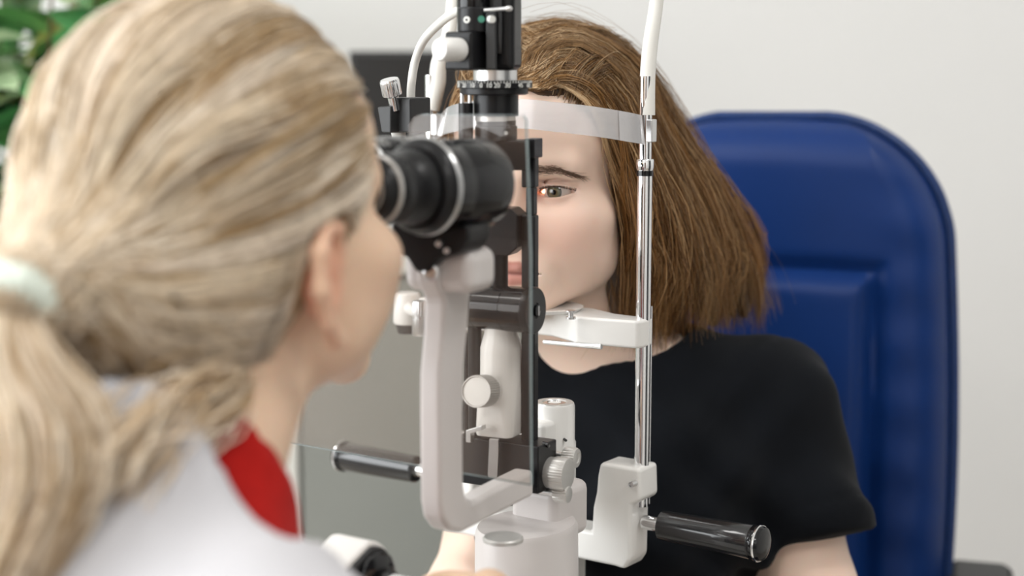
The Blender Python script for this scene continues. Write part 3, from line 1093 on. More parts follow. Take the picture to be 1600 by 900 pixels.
# wedge under the drum that carries it on the arm
wd_ = P(668, 395, 1.045)
wm = fr((wd_.x, wd_.y, 0), ang=AA)
MB().prism(wm, [(-.022, zpx(350, 1.045)), (.036, zpx(345, 1.045)), (.036, zpx(368, 1.045)), (.030, zpx(390, 1.045)), (.012, zpx(404, 1.045)), (.006, zpx(424, 1.045)), (-.004, zpx(424, 1.045)), (-.010, zpx(404, 1.045)), (-.020, zpx(388, 1.045))], -.010, .022).build('drum_cradle', M['black'], sl, bevel=.003)
for (sx, sy) in ((685, 381), (704, 355), (698, 392)):
    sp = P(sx, sy, 1.026)
    MB().lathe(axis_fr(sp, (-.3, -1, -.2)), [(.002, -.006), (.002, .0006), (.0012, .001)], 12).build('drum_screw', M['steel'], sl)

# --- illumination tower, from the lamp housing down
lamp = cylv('lamp_housing', 768, 40, -70, 109, TW, M['black'], n=56, prof=[(1, 0), (1, .98), (.97, 1)])
cylv('housing_cap', 741, 27, -60, 38, TW - .014, M['blackgloss'], n=40, prof=[(.97, 0), (1, .03), (1, .86), (.96, .87), (.96, 1)], parent=lamp)
cylv('filter_ring', 742, 27, 12, 50, TW - .018, M['black'], n=40, prof=[(.96, 0), (1, .04), (1, .96), (.96, 1)], parent=lamp)
hb = P(789, 60, TW - .012)
MB().box(fr((hb.x, hb.y, 0), ang=18), -.012, .0095, -.010, .014, zpx(110, TW), zpx(-60, TW)).build('side_housing', M['black'], lamp, bevel=.005, seg=4)
gr = P(767, 60, TW - .030)
MB().box(fr((gr.x, gr.y, 0), ang=10), -.0035, .0035, -.001, .006, zpx(108, TW), zpx(20, TW)).build('guide_rail', M['dark'], lamp, bevel=.0008)
MB().box(fr((P(778, 50, TW - .03).x, TW - .024, 0), ang=10), -.003, .003, -.001, .004, zpx(84, TW), zpx(-40, TW)).build('rail_slot', M['blackgloss'], lamp)
# filter marks
mk = P(729, 31, TW - .034)
nm = Vector((-.42, -1, 0)).normalized()
q = P(729.5, 31, TW - .0302)
MB().lathe(axis_fr(q, nm), [(.0024, -.001), (.0024, .0006)], 20).build('filter_mark', M['mark_white'], lamp)
MB().lathe(axis_fr(q + nm * .0003, nm), [(.0010, 0), (.0010, .0006)], 16).build('filter_mark', M['black'], lamp)
q = P(752, 30, TW - .0302)
MB().lathe(axis_fr(q, Vector((.25, -1, 0))), [(.0025, -.001), (.0025, .0006)], 20).build('filter_mark', M['mark_green'], lamp)
q = P(769, 30, TW - .0335)
MB().lathe(axis_fr(q, Vector((.6, -1, 0))), [(.0027, -.003), (.0027, .0006)], 20).build('filter_mark', M['mark_white'], lamp)
MB().tube([P(757, 16, TW - .030), P(776, 14.5, TW - .034), P(792, 13.5, TW - .038)], [.0013, .0013, .0015], n=10).build('filter_lever', M['steel'], lamp)
q = P(795, 13.5, TW - .039)
MB().lathe(axis_fr(q, (1, -.2, 0)), [(.0006, -.0026), (.0019, -.0018), (.0023, 0), (.0019, .0018), (.0006, .0026)], 14).build('lever_ball', M['steel'], lamp)
# clamp block and white knurled knob
cbk = P(730, 80, TW - .022)
cl = MB().box(fr((cbk.x, cbk.y, 0), ang=PHI - 8), -.0105, .0115, -.015, .014, zpx(110, TW - .02), zpx(50, TW - .02)).build('clamp_block', M['black'], sl, bevel=.002)
ka = P(729, 78, TW - .030); kb_ = P(686, 77, TW - .050)
kax = (kb_ - ka).normalized()
MB().lathe(axis_fr(ka - kax * .004, kax), [(.0034, 0), (.0034, .018)], 18).build('knob_shaft', M['dark'], cl)
L0 = (kb_ - ka).length
MB().lathe(axis_fr(ka, kax), [(.0078, .006), (.0086, .007), (.0086, .0145), (.0084, L0 - .002), (.0074, L0)], knurl=(30, .0005, {1, 2})).build('clamp_knob', M['white'], cl)
# chrome neck, knurled scale disc and flanges
cylv('neck_ring', 774, 34, 109, 128, TW, M['steel'], n=44)
disc = MB()
dz0, dz1 = zpx(137.5, TW), zpx(126, TW)
dc_ = P(773, 131, TW)
rd = 58.5 * TW / F
disc.lathe(Matrix.Translation((dc_.x, dc_.y, 0)), [(rd * .97, dz0), (rd, dz0 + .0003), (rd, dz0 + .0038), (rd * .975, dz0 + .0042), (rd * .975, dz1), (rd * .94, dz1 + .0002)],
           knurl=(54, .0011, {3, 4}))
disco = disc.build('scale_disc', M['black'], sl)


def text_mesh(txt, size, m_, name, material, parent):
    cu = bpy.data.curves.new(name, 'FONT')
    cu.body = txt
    cu.size = size
    cu.align_x = 'CENTER'
    cu.align_y = 'CENTER'
    cu.extrude = .0002
    t = bpy.data.objects.new(name, cu)
    COL.objects.link(t)
    dg = bpy.context.evaluated_depsgraph_get()
    me = bpy.data.meshes.new_from_object(t.evaluated_get(dg))
    bpy.data.objects.remove(t)
    mb = MB()
    mb.add([v.co for v in me.vertices], [list(p.vertices) for p in me.polygons], m_)
    return mb.build(name, material, parent)


for a_deg, txt in ((-118, '60'), (-106, '45'), (-70, '30'), (-52, '20'), (-35, '10'), (-20, '0'), (-8, '10'), (4, '20'), (20, '30'), (43, '45'), (62, '60')):
    a = math.radians(a_deg)
    nn = Vector((math.sin(a), -math.cos(a), 0))
    o_ = Vector((dc_.x, dc_.y, dz0 + .0021)) + nn * (rd + .0001)
    xx = Vector((math.cos(a), math.sin(a), 0))
    mm_ = Matrix((xx, Vector((0, 0, 1)), nn)).transposed().to_4x4()
    mm_.translation = o_
    text_mesh(txt, .0046, mm_, 'scale_number', M['mark_white'], disco)
for i in range(40):
    a = math.radians(-100 + i * 5)
    nn = Vector((math.sin(a), -math.cos(a), 0)); xx = Vector((math.cos(a), math.sin(a), 0))
    mm_ = Matrix((xx, nn, Vector((0, 0, 1)))).transposed().to_4x4()
    mm_.translation = Vector((dc_.x, dc_.y, dz1 - .0012)) + nn * (rd * .975)
    MB().box(mm_, -.00022, .00022, -.0005, .0004, -.0008, .0010).build('scale_tick', M['mark_white'], disco)
cylv('flange_ring', 772, 53, 137, 148, TW, M['black'], n=48, prof=[(.93, 0), (1, .15), (1, .9), (.97, 1)])
cylv('slit_drum', 775, 35, 147, 181, TW, M['black'], n=44)
cylv('slit_collar', 774, 31.5, 181, 189, TW, M['alu'], n=44)
dr_ = cylv('lower_drum', 775, 33, 188, 219, TW, M['black'], n=44, prof=[(1, 0), (1, .72), (.94, .75), (.94, 1)])
q = P(790.5, 208, TW - .0162)
MB().lathe(axis_fr(q, (.35, -1, 0)), [(.0014, -.002), (.0014, .0006)], 12).build('drum_set_screw', M['steel'], dr_)
cylv('side_post', 728, 11.5, 161, 222, TW - .006, M['black'], n=28)
cylv('side_post_pin', 722, 3, 146, 164, TW - .006, M['steel'], n=14)
cylv('side_post_pin', 734, 3, 146, 164, TW - .006, M['steel'], n=14)
# bracket and prism head
bkp = P(776, 240, TW)
mb2 = fr((bkp.x, bkp.y, 0), ang=14)
br = MB()
br.box(mb2, -.031, .026, -.012, .014, zpx(264, TW), zpx(218, TW))
bro = br.build('tower_bracket', M['black'], sl, bevel=.0012)
bq = P(833, 232, TW - .004)
MB().box(fr((bq.x, bq.y, 0), ang=20), -.0045, .0042, -.009, .010, zpx(246, TW), zpx(216, TW)).build('bracket_end', M['black'], bro, bevel=.0008)
for sx in (720, 817):
    q = P(sx, 232, TW - .0135 if sx > 800 else TW - .0045)
    MB().lathe(axis_fr(q, (-.25, -1, 0)), [(.0028, -.003), (.0028, .0010), (.0020, .0012), (.0014, .0004)], 16).build('bracket_screw', M['steel'], bro)
ph_ = P(783, 256, TW)
MB().box(fr((ph_.x, ph_.y, 0), ang=14), -.012, .0085, -.010, .012, zpx(271, TW), zpx(240, TW)).build('prism_mount', M['black'], sl, bevel=.004, seg=3)
# mirror holder behind the drum
mh = P(796, 360, TW)
mm_ = fr((mh.x, mh.y, 0), ang=20)
MB().prism(mm_, [(-.020, zpx(398, TW)), (.002, zpx(398, TW)), (.010, zpx(384, TW)), (.010, zpx(334, TW)), (.004, zpx(324, TW)), (-.020, zpx(324, TW))], -.010, .012).build('mirror_holder', M['black'], sl, bevel=.0012)
q = P(803, 372, TW - .010)
MB().lathe(axis_fr(q, (-.2, -1, 0)), [(.0012, -.003), (.0012, .0012)], 10).build('holder_screw', M['steel'], sl)
# rods
cylv('tower_rod', 779, 15, 390, 470, TW, M['black'], n=28)
rr = P(828, 460, TW - .004)
ro = MB()
mro = fr((rr.x, rr.y, 0), ang=22)
for (a, b_, c_) in ((240, 292, .0055), (292, 335, .0032), (335, 692, .0055)):
    ro.box(mro, -c_ + (.0012 if c_ < .004 else 0), c_ + (.0012 if c_ < .004 else 0), -.0045, .0045, zpx(b_, TW), zpx(a, TW))
ro.build('tower_rod', M['black'], sl, bevel=.0012)
cylv('rear_rod', 742, 11, 495, 700, TW + .012, M['black'], n=24)
cylv('rear_rod', 731, 6, 520, 700, TW + .018, M['black'], n=20)
# horizontal hinge barrel with capped end
h0 = P(742, 478, TW + .004)
hang = 27
hx = Vector((math.cos(math.radians(hang)), -math.sin(math.radians(hang)), 0))
barrel = MB().lathe(axis_fr(h0 - hx * .012, hx), [(.0166, .0), (.0170, .001), (.0170, .0155), (.0166, .0158), (.0166, .0163), (.0170, .0166), (.0170, .0395), (.0166, .0398), (.0166, .0402), (.0172, .0406), (.0174, .0590)], 52).build('hinge_barrel', M['blackgloss'], sl)
MB().lathe(axis_fr(h0 - hx * .012, hx), [(.0172, .0575), (.0178, .0580), (.0178, .0625), (.0168, .0640), (.006, .0642), (.0055, .0634), (.001, .0632)], 52).build('barrel_cap', M['black'], barrel)
ce = h0 + hx * (.0520)
MB().lathe(axis_fr(ce, hx), [(.0044, -.001), (.0044, .0016), (.0036, .0020)], 20).build('cap_screw', M['blackgloss'], barrel)
cm_ = axis_fr(ce + hx * .0019, hx)
MB().box(cm_, -.0006, .0006, -.0034, .0034, 0, .0004).build('screw_slot', M['steel'], barrel)
q = P(764, 487, TW - .0135)
MB().lathe(axis_fr(q, (-.45, -1, .1)), [(.0030, -.003), (.0030, .0010), (.0024, .0013), (.0014, .0006)], 20).build('barrel_screw', M['steel'], barrel)
# white pillar with shoulders
pc = P(783, 590, TW)
mp = fr((pc.x, pc.y, 0), ang=25)


def rring(hx_, hy_, rad, n_=6):
    out_ = []
    for cx_, cy_, a0 in ((hx_ - rad, hy_ - rad, 0), (-hx_ + rad, hy_ - rad, 90), (-hx_ + rad, -hy_ + rad, 180), (hx_ - rad, -hy_ + rad, 270)):
        for i in range(n_ + 1):
            a = math.radians(a0 + 90 * i / n_)
            out_.append((cx_ + rad * math.cos(a), cy_ + rad * math.sin(a)))
    return out_


def loft(rows, m_, mb=None):
    mb = mb or MB()
    n_ = len(rows[0][0])
    vs_, fs_ = [], []
    for ring, z in rows:
        for x, y in ring: vs_.append((x, y, z))
    for j in range(len(rows) - 1):
        for i in range(n_):
            q_ = (i + 1) % n_
            fs_.append((j * n_ + i, j * n_ + q_, j * n_ + n_ + q_, j * n_ + n_ + i))
    fs_.append(tuple(reversed(range(n_)))); fs_.append(tuple((len(rows) - 1) * n_ + i for i in range(n_)))
    return mb.add(vs_, fs_, m_)


Zp = lambda py: zpx(py, TW)
loft([(rring(.0150, .0165, .006), Zp(676)), (rring(.0158, .0172, .007), Zp(672)), (rring(.0160, .0172, .012), Zp(610)), (rring(.0155, .0165, .0150), Zp(590)),
      (rring(.0155, .0160, .0150), Zp(542)), (rring(.0150, .0150, .0145), Zp(536)), (rring(.0128, .0128, .0125), Zp(520)), (rring(.0126, .0126, .0122), Zp(500))], mp).build('pillar', M['white'], sl, ang=50)
k0 = P(768, 610, TW - .012); k1 = P(741, 612, TW - .040)
kx = (k1 - k0).normalized(); Lk = (k1 - k0).length
MB().lathe(axis_fr(k0, kx), [(.0100, .0), (.0112, .004)], 28).build('pillar_boss', M['white'], sl)
MB().lathe(axis_fr(k0, kx), [(.0110, .009), (.0122, .0095), (.0122, Lk - .0045), (.0118, Lk - .0030), (.0112, Lk - .0030), (.0106, Lk - .0042)], knurl=(40, .0010, {1, 2})).build('slit_width_knob', M['alu'], sl)
# black cross box, levers and knobs
bb = P(790, 716, TW)
mbx = fr((bb.x, bb.y, 0), ang=30)
cbx = MB().box(mbx, -.037, .036, -.013, .016, Zp(757), Zp(684)).build('cross_box', M['black'], sl, bevel=.0012)
q = P(856, 695, TW - .018)
MB().lathe(axis_fr(q, hx), [(.0024, -.004), (.0024, .0008), (.0012, .001)], 14).build('box_screw', M['blackgloss'], cbx)
lv1 = P(772, 705, TW - .020)
ml1 = fr((lv1.x, lv1.y, 0), ang=20)
MB().prism(ml1, [(-.0034, Zp(676)), (.0040, Zp(676)), (.0040, Zp(690)), (.0030, Zp(732)), (.0022, Zp(736)), (-.0042, Zp(735)), (-.0048, Zp(731))], -.0014, .0014).build('flat_lever', M['steel'], sl, bevel=.0005)
lv2 = P(734, 665, TW - .018)
ml2 = fr((lv2.x, lv2.y, 0), ang=30)
MB().prism(ml2, [(-.0025, Zp(682)), (.0018, Zp(682)), (.0018, Zp(668)), (.012, Zp(660)), (.012, Zp(653)), (-.0025, Zp(664))], -.002, .004).build('hook_lever', M['steel'], sl, bevel=.0005)
q0 = P(852, 737, TW - .012)
kn = MB().lathe(axis_fr(q0, hx), [(.0115, .000), (.0120, .001), (.0120, .007), (.0122, .0075), (.0128, .009), (.0128, .0180), (.0120, .0192), (.010, .0194)], knurl=(38, .0006, {4, 5})).build('centring_knob', M['alu'], sl)
q1 = P(878, 713, TW + .004)
sh = MB().lathe(axis_fr(q1, hx), [(.0035, -.012), (.0035, .004)], 16).build('tilt_shaft', M['steel'], sl)
MB().lathe(axis_fr(q1, hx), [(.0068, .002), (.0080, .003), (.0080, .0115), (.0072, .0130), (.004, .0132), (.0034, .0126)], knurl=(24, .0005, {1, 2})).build('tilt_knob', M['alu'], sl)
q2 = P(856, 769, TW - .014)
MB().lathe(axis_fr(q2, hx), [(.0028, -.008), (.0028, .008)], 16).build('lock_shaft', M['steel'], sl)
MB().lathe(axis_fr(q2, hx), [(.0058, .006), (.0066, .007), (.0066, .0165), (.0060, .0178), (.0036, .0180)], knurl=(24, .0005, {1, 2})).build('lock_knob', M['alu'], sl)
# rear pivot cylinder
WC = 1.275
wc = P(866, 640, WC)
mw = Matrix.Translation((wc.x, wc.y, 0))
rw = 33 * WC / F
MB().lathe(mw, [(rw * 1.06, zpx(790, WC)), (rw * 1.06, zpx(690, WC)), (rw, zpx(686, WC)), (rw, zpx(634, WC)), (rw * .95, zpx(629, WC))], 48).build('rear_pivot', M['white'], sl)
MB().lathe(mw, [(rw * .95, zpx(632, WC)), (rw * .90, zpx(627.5, WC)), (rw * .62, zpx(627.5, WC)), (rw * .55, zpx(630, WC))], 48, ring=True).build('pivot_ring', M['alu'], sl)
MB().lathe(mw, [(rw * .56, zpx(631, WC)), (rw * .56, zpx(628.6, WC)), (rw * .36, zpx(628, WC)), (rw * .30, zpx(630, WC))], 40, ring=True).build('pivot_nut', M['chrome'], sl)
MB().box(fr((wc.x, wc.y, 0), ang=PHI), -.018, .010, -.030, .004, zpx(795, WC), zpx(650, WC)).build('pivot_body', M['white'], sl, bevel=.004, seg=3)
q = P(884, 688, WC - .019)
MB().lathe(axis_fr(q, (.3, -1, 0)), [(.0011, -.004), (.0011, .0006)], 10).build('pivot_screw', M['dark'], sl)

# --- breath shield: clear acrylic panel across the instrument, reflection painted in as brown haze
s_r = P(829, 700, 1.062)
us = Vector((math.cos(math.radians(34)), -math.sin(math.radians(34)), 0))
vn = Vector((math.sin(math.radians(34)), math.cos(math.radians(34)), 0))


def onshield(px, py):
    d0 = P(px, py, 1.0) - Vector((0, 0, CAM_Z))
    t = (s_r - Vector((0, 0, CAM_Z))).dot(vn) / d0.dot(vn)
    p = Vector((0, 0, CAM_Z)) + d0 * t
    return ((p - s_r).dot(us), p.z)


pz = [(828, 757), (826, 600), (824, 400), (822, 186), (818, 181), (660, 179), (647, 183), (640, 196), (638, 300), (632, 400), (600, 430), (500, 440), (450, 445), (438, 460), (436, 696)]
pl2 = [onshield(*q) for q in pz]
# make the long edges straight in the panel's own plane
zb_ = onshield(828, 757)[1]
pl2[0] = (0.0008, zb_); pl2[1] = (0, pl2[1][1]); pl2[2] = (-.0002, pl2[2][1]); pl2[-1] = (pl2[-1][0], zb_)
msd = Matrix((us, vn, Vector((0, 0, 1)))).transposed().to_4x4()
msd.translation = Vector((s_r.x, s_r.y, 0))
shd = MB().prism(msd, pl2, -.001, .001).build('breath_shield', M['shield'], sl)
eg = MB()
rim = pl2[-1:] + pl2[:6]
for a, b_ in zip(rim[:-1], rim[1:]):
    dx, dz = b_[0] - a[0], b_[1] - a[1]
    L_ = math.hypot(dx, dz)
    nx_, nz_ = -dz / L_ * .0003, dx / L_ * .0003
    eg.prism(msd, [a, b_, (b_[0] - nx_, b_[1] - nz_), (a[0] - nx_, a[1] - nz_)], -.00105, .00105)
eg.build('shield_edge', M['edge'], shd)

# --- lamp cable, clamp and stalk on the far side
cbl = [P(724, 14, TW - .02), P(712, 19, TW + .01), P(690, 34, TW + .04), P(663, 62, TW + .06), P(649, 95, TW + .07), P(643, 130, TW + .07), P(642, 158, TW + .07)]
MB().tube(cbl, .0034, n=14).build('lamp_cable', M['tubewhite'], sl)
q = P(640, 178, TW + .07)
fm = fr((q.x, q.y, 0), ang=40)
cb1 = MB().box(fm, -.0115, .012, -.012, .012, zpx(206, TW + .07), zpx(152, TW + .07)).build('cable_clamp', M['dark'], sl, bevel=.0015)
q2 = P(611, 188, TW + .065)
fm2 = fr((q2.x, q2.y, 0), ang=40) @ Matrix.Translation((0, 0, 0))
MB().prism(fm2, [(-.0075, zpx(167, TW + .065)), (.0075, zpx(165, TW + .065)), (.0070, zpx(207, TW + .065)), (-.003, zpx(207, TW + .065))], -.008, .008).build('clamp_jaw', M['dark'], cb1, bevel=.0012)
ks, ke = P(617, 166, TW + .06), P(608, 124, TW + .055)
kxx = (ke - ks).normalized(); LL = (ke - ks).length
MB().lathe(axis_fr(ks, kxx), [(.0042, -.003), (.0042, LL * .35), (.0052, LL * .4), (.0074, LL * .42), (.0078, LL * .46), (.0078, LL * .92), (.0070, LL)], knurl=(26, .0004, {4, 5})).build('clamp_screw', M['chrome'], cb1)
MB().tube([P(622, 206, TW + .07), P(628, 240, TW + .068), P(642, 300, TW + .06), P(690, 400, TW + .04), P(748, 500, TW + .02)], .0056, n=14).build('stalk', M['tubewhite'], sl)

# --- side wheel housing at the near end of the slide, with its axle
hq = P(570, 885, 1.035)
HA = PHI
mh_ = fr((hq.x, hq.y, 0), ang=HA)
rc = .024


def stad(r_, back):
    zt_ = zpx(846, 1.035)
    pts_ = []
    for i in range(17):
        a = math.radians(-10 + 100 * i / 16)
        pts_.append((.000 + r_ * math.cos(a), zt_ - rc + r_ * math.sin(a)))
    pts_ += [(-back, zt_ - rc - (back - 0) * .42 + r_), (-back, TZ), (r_ * .96, TZ)]
    return pts_


hs = MB()
mhy = Matrix((vn, -us, Vector((0, 0, 1)))).transposed().to_4x4()
mhy.translation = Vector((hq.x, hq.y, 0))
hso = hs.prism(mhy, stad(rc, .12), -.004, .030).build('wheel_housing', M['white'], sl, bevel=.003, seg=3, ang=25)
MB().prism(mhy, stad(rc - .003, .11), -.0075, -.0030).build('housing_side', M['dark'], hso, bevel=.001)
wc_ = Vector((hq.x, hq.y, zpx(846, 1.035) - rc)) + us * .006
MB().lathe(axis_fr(wc_, us), [(.017, 0), (.018, .002), (.018, .006), (.015, .008), (.008, .009), (.008, .016)], 40).build('wheel', M['blackgloss'], hso)
MB().lathe(axis_fr(wc_, us), [(.0058, .012), (.0058, .14)], 24).build('axle', M['chrome'], hso)
# joystick
jp = P(716, 960, 1.0)
MB().lathe(Matrix.Translation((jp.x, jp.y, TZ + .03)), [(.022, 0), (.020, .03), (.009, .05), (.008, jp.z - TZ - .045), (.013, jp.z - TZ - .04), (.014, jp.z - TZ - .015), (.009, jp.z - TZ - .008)], 28).build('joystick', M['black'], sl)
# slit beam leaving the prism towards the eye
spt = bpy.data.lights.new('slit_beam', 'SPOT')
spt.energy = 7.0
spt.color = (1.0, 0.82, 0.62)
spt.spot_size = math.radians(2.6)
spt.spot_blend = 0.7
spt.shadow_soft_size = .001
so = bpy.data.objects.new('slit_beam', spt)
COL.objects.link(so)
src = P(808, 290, TW + .02)
tgt = P(851, 299, 1.328)
so.location = src
so.rotation_euler = (tgt - src).to_track_quat('-Z', 'Y').to_euler()


# ================================================================== PEOPLE
def gen_hand(p, w_, f_, n_, t_, curl=.5, sc=1.0):
    """relaxed hand: wrist w_, forward f_, palm normal n_, thumb side t_"""
    w_, f_, n_, t_ = [np.array(q, float) for q in (w_, f_, n_, t_)]
    d = None
    for i, (off, L, r) in enumerate(((.027, .070, .0085), (.009, .078, .0088), (-.009, .073, .0084), (-.026, .058, .0075))):
        kn_ = w_ + (f_ * .088 + t_ * off + n_ * (-.004 * abs(off) / .027)) * sc
        e = cap(p, w_ + t_ * off * .5 * sc, kn_, .014 * sc, .0105 * sc)
        d = e if d is None else smin(d, e, .014)
        a1, a2, a3 = curl * .7, curl * 1.7, curl * 2.4
        p1 = kn_ + (f_ * math.cos(a1) + n_ * math.sin(a1)) * L * .5 * sc
        p2 = p1 + (f_ * math.cos(a2) + n_ * math.sin(a2)) * L * .32 * sc
        p3 = p2 + (f_ * math.cos(a3) + n_ * math.sin(a3)) * L * .24 * sc
        e = chain(p, [kn_, p1, p2, p3], [r * sc * 1.05, r * sc, r * sc * .92, r * sc * .8])
        d = smin(d, e, .004)
    b0 = w_ + (f_ * .022 + t_ * .016) * sc
    b1 = w_ + (f_ * .055 + t_ * .045 + n_ * .012) * sc
    b2 = w_ + (f_ * .082 + t_ * .052 + n_ * .020) * sc
    b3 = w_ + (f_ * .104 + t_ * .050 + n_ * .024) * sc
    return smin(d, chain(p, [b0, b1, b2, b3], [.016 * sc, .0115 * sc, .0098 * sc, .0078 * sc]), .008)


def unit(v):
    v = np.array(v, float)
    return v / np.linalg.norm(v)


class Fig:
    """joints of a seated figure, kept in the local frame of its head"""

    def __init__(s, W):
        s.W = W
        s.I = W.inverted()
        s.j = {}

    def L(s, world):
        return np.array(s.I @ Vector(world))

    def set(s, **k):
        for a, b in k.items(): s.j[a] = s.L(b)


def torso_sdf(p, j, g=0.0, breast=.03):
    lat = unit(j['ls'] - j['rs'])
    up = np.array([0, 0, 1.0])
    fw = np.cross(lat, up)                      # forward of the chest when the head looks to -y
    if fw @ (j['lk'] - j['pl']) < 0: fw = -fw
    N = j['n']
    d = cap(p, N - up * .030 + lat * .03, j['ls'] - up * .012, .050 + g, .047 + g)
    d = smin(d, cap(p, N - up * .030 - lat * .03, j['rs'] - up * .012, .050 + g, .047 + g), .04)
    for s in (1, -1):
        c0 = N - up * .13 + lat * s * .073
        c1 = j['pl'] + up * .20 + lat * s * .050
        c2 = j['pl'] + lat * s * .075
        d = smin(d, cap(p, c0, c1, .082 + g, .085 + g), .06)
        d = smin(d, cap(p, c1, c2, .085 + g, .105 + g), .06)
        if breast:
            bc = N - up * .185 + lat * s * .062 + fw * .046
            d = smin(d, np.sqrt(((p - bc) ** 2).sum(1)) - (.050 + g), .05)
    return d


def arms_sdf(p, j, g=0.0, upto=2):
    d = None
    for a in 'lr':
        e = cap(p, j[a + 's'] - np.array([0, 0, .008]), j[a + 'e'], .049 + g, .038 + g)
        if upto > 1: e = smin(e, cap(p, j[a + 'e'], j[a + 'w'], .038 + g, .025 + g), .02)
        d = e if d is None else np.minimum(d, e)
    return d


def legs_sdf(p, j, g=0.0):
    d = None
    lat = unit(j['ls'] - j['rs'])
    for s, a in ((1, 'l'), (-1, 'r')):
        h = j['pl'] + lat * s * .085
        e = smin(cap(p, h, j[a + 'k'], .082 + g, .056 + g), cap(p, j[a + 'k'], j[a + 'f'], .054 + g, .036 + g), .03)
        d = e if d is None else smin(d, e, .02)
    return d


def feet_sdf(p, j, a, fdir, g=0.0):
    f0 = j[a + 'f']
    return smin(cap(p, f0 + np.array([0, 0, -.03]), f0 + fdir * .13 + np.array([0, 0, -.045]), .034 + g, .026 + g),
                cap(p, f0 + np.array([0, 0, -.04]) - fdir * .04, f0, .03 + g), .02)


def set_matrix(o, W):
    o.matrix_world = W


# ------------------------------------------------------------------ the patient
PO = P(808, 299, 1.325)
PW = Matrix.Translation(PO) @ Matrix.Rotation(math.radians(-19), 4, 'Z')
pf = Fig(PW)
pf.set(n=P(950, 548, 1.475), ls=P(1203, 632, 1.455), rs=P(826, 640, 1.60), le=P(1270, 930, 1.40), re=P(732, 935, 1.42),
       lw=(.17, 1.40, .62), rw=(.00, 1.45, .62), pl=(.150, 1.60, .575), lk=(.19, 1.18, .545), rk=(.00, 1.24, .545), lf=(.19, 1.20, .075), rf=(.00, 1.26, .075))
pj = pf.j
PM, PC = -0.0665, -0.106
pfd = unit(pf.I.to_3x3() @ Vector((-.25, -.97, 0)))
pdn = np.array([0, 0, -1.0])


def patient_sdf(p):
    d = smin(torso_sdf(p, pj), arms_sdf(p, pj), .03)
    d = smin(d, legs_sdf(p, pj), .05)
    for a, ts in (('l', -1), ('r', 1)):
        f_ = unit(pj[a + 'w'] - pj[a + 'e'])
        t_ = unit(np.cross(np.array([0, 0, 1.0]), f_)) * ts
        d = smin(d, gen_hand(p, pj[a + 'w'], f_, np.cross(f_, t_) * (1 if ts < 0 else -1), t_, .35, .95), .015)
        d = smin(d, feet_sdf(p, pj, a, pfd), .02)
    d = smin(d, cap(p, (0, .082, -.055), pj['n'], .048, .054), .035)
    m = p[:, 2] > -.20
    if m.any():
        h = np.full(len(p), 1.0)
        h[m] = head_sdf(p[m], PM, PC, 1.05)
        d = np.where(m, smin(d, h, .022), d)
    return d


xs = axis([(-.36, -.09, .009), (-.09, -.062, .003), (-.062, .0, .0018), (.0, .072, .0012), (.072, .096, .0025), (.096, .42, .009)])
ys = axis([(-.46, -.045, .009), (-.045, .034, .0012), (.034, .12, .003), (.12, .52, .009)])
zs = axis([(-1.22, -.20, .010), (-.20, -.118, .005), (-.118, .050, .0012), (.050, .13, .004), (.13, .16, .01)])
v, q = surfnet(patient_sdf, xs, ys, zs)
print('patient verts', len(v))
base = np.tile(np.array(S(246, 216, 197)), (len(v), 1))


def mixc(c, col, m, amt=1.0):
    m = np.clip(m * amt, 0, 1)[:, None]
    return c * (1 - m) + np.array(col) * m


ax_ = v.copy(); ax_[:, 0] = np.abs(ax_[:, 0])
base = mixc(base, S(226, 170, 152), gauss(ax_, (.040, .0, -.036), (.028, .05, .022)), .45)
base = mixc(base, S(205, 135, 118), gauss(ax_, (.0, -.03, -.036), (.016, .02, .012)), .45)
base = mixc(base, S(206, 160, 142), gauss(ax_, (.0315, -.002, -.001), (.021, .02, .010)), .55)
base = mixc(base, S(205, 118, 96), gauss(ax_, (.017, -.002, -.001), (.007, .02, .006)), .6)
base = mixc(base, S(134, 90, 72), gauss(ax_, (.033, -.001, .0090), (.017, .02, .0014)), .6)  # shade of the upper lid crease painted into the skin
base = mixc(base, S(160, 128, 108), gauss(ax_, (.030, -.008, .0225), (.017, .02, .0042)), .5)
base = mixc(base, S(214, 140, 118), gauss(ax_, (.085, .09, -.01), (.014, .025, .035)), .6)
base = mixc(base, S(186, 118, 108), lipmask(v, PM), .85)
dline = chain(ax_, [(0, -.0155, PM), (.010, -.0140, PM - .0004), (.0245, -.0045, PM - .0006)], [.0002] * 3)
base = mixc(base, S(122, 62, 58), np.exp(-(dline / .0014) ** 2), .8)
pat = np_mesh('person', v, q, M['skin'], None, base)
set_matrix(pat, PW)
tag(pat, 'person with long brown hair in a black t-shirt resting chin on the chin rest', 'person')


def face_y(x, z, f, y0=-.06, y1=.08):
    """first surface hit going from the front of the face towards +y"""
    p = np.stack([x, np.full_like(x, y0), z], 1)
    for _ in range(60):
        d = f(p)
        p[:, 1] += np.clip(d, 0, .01) * .8
    return p[:, 1]


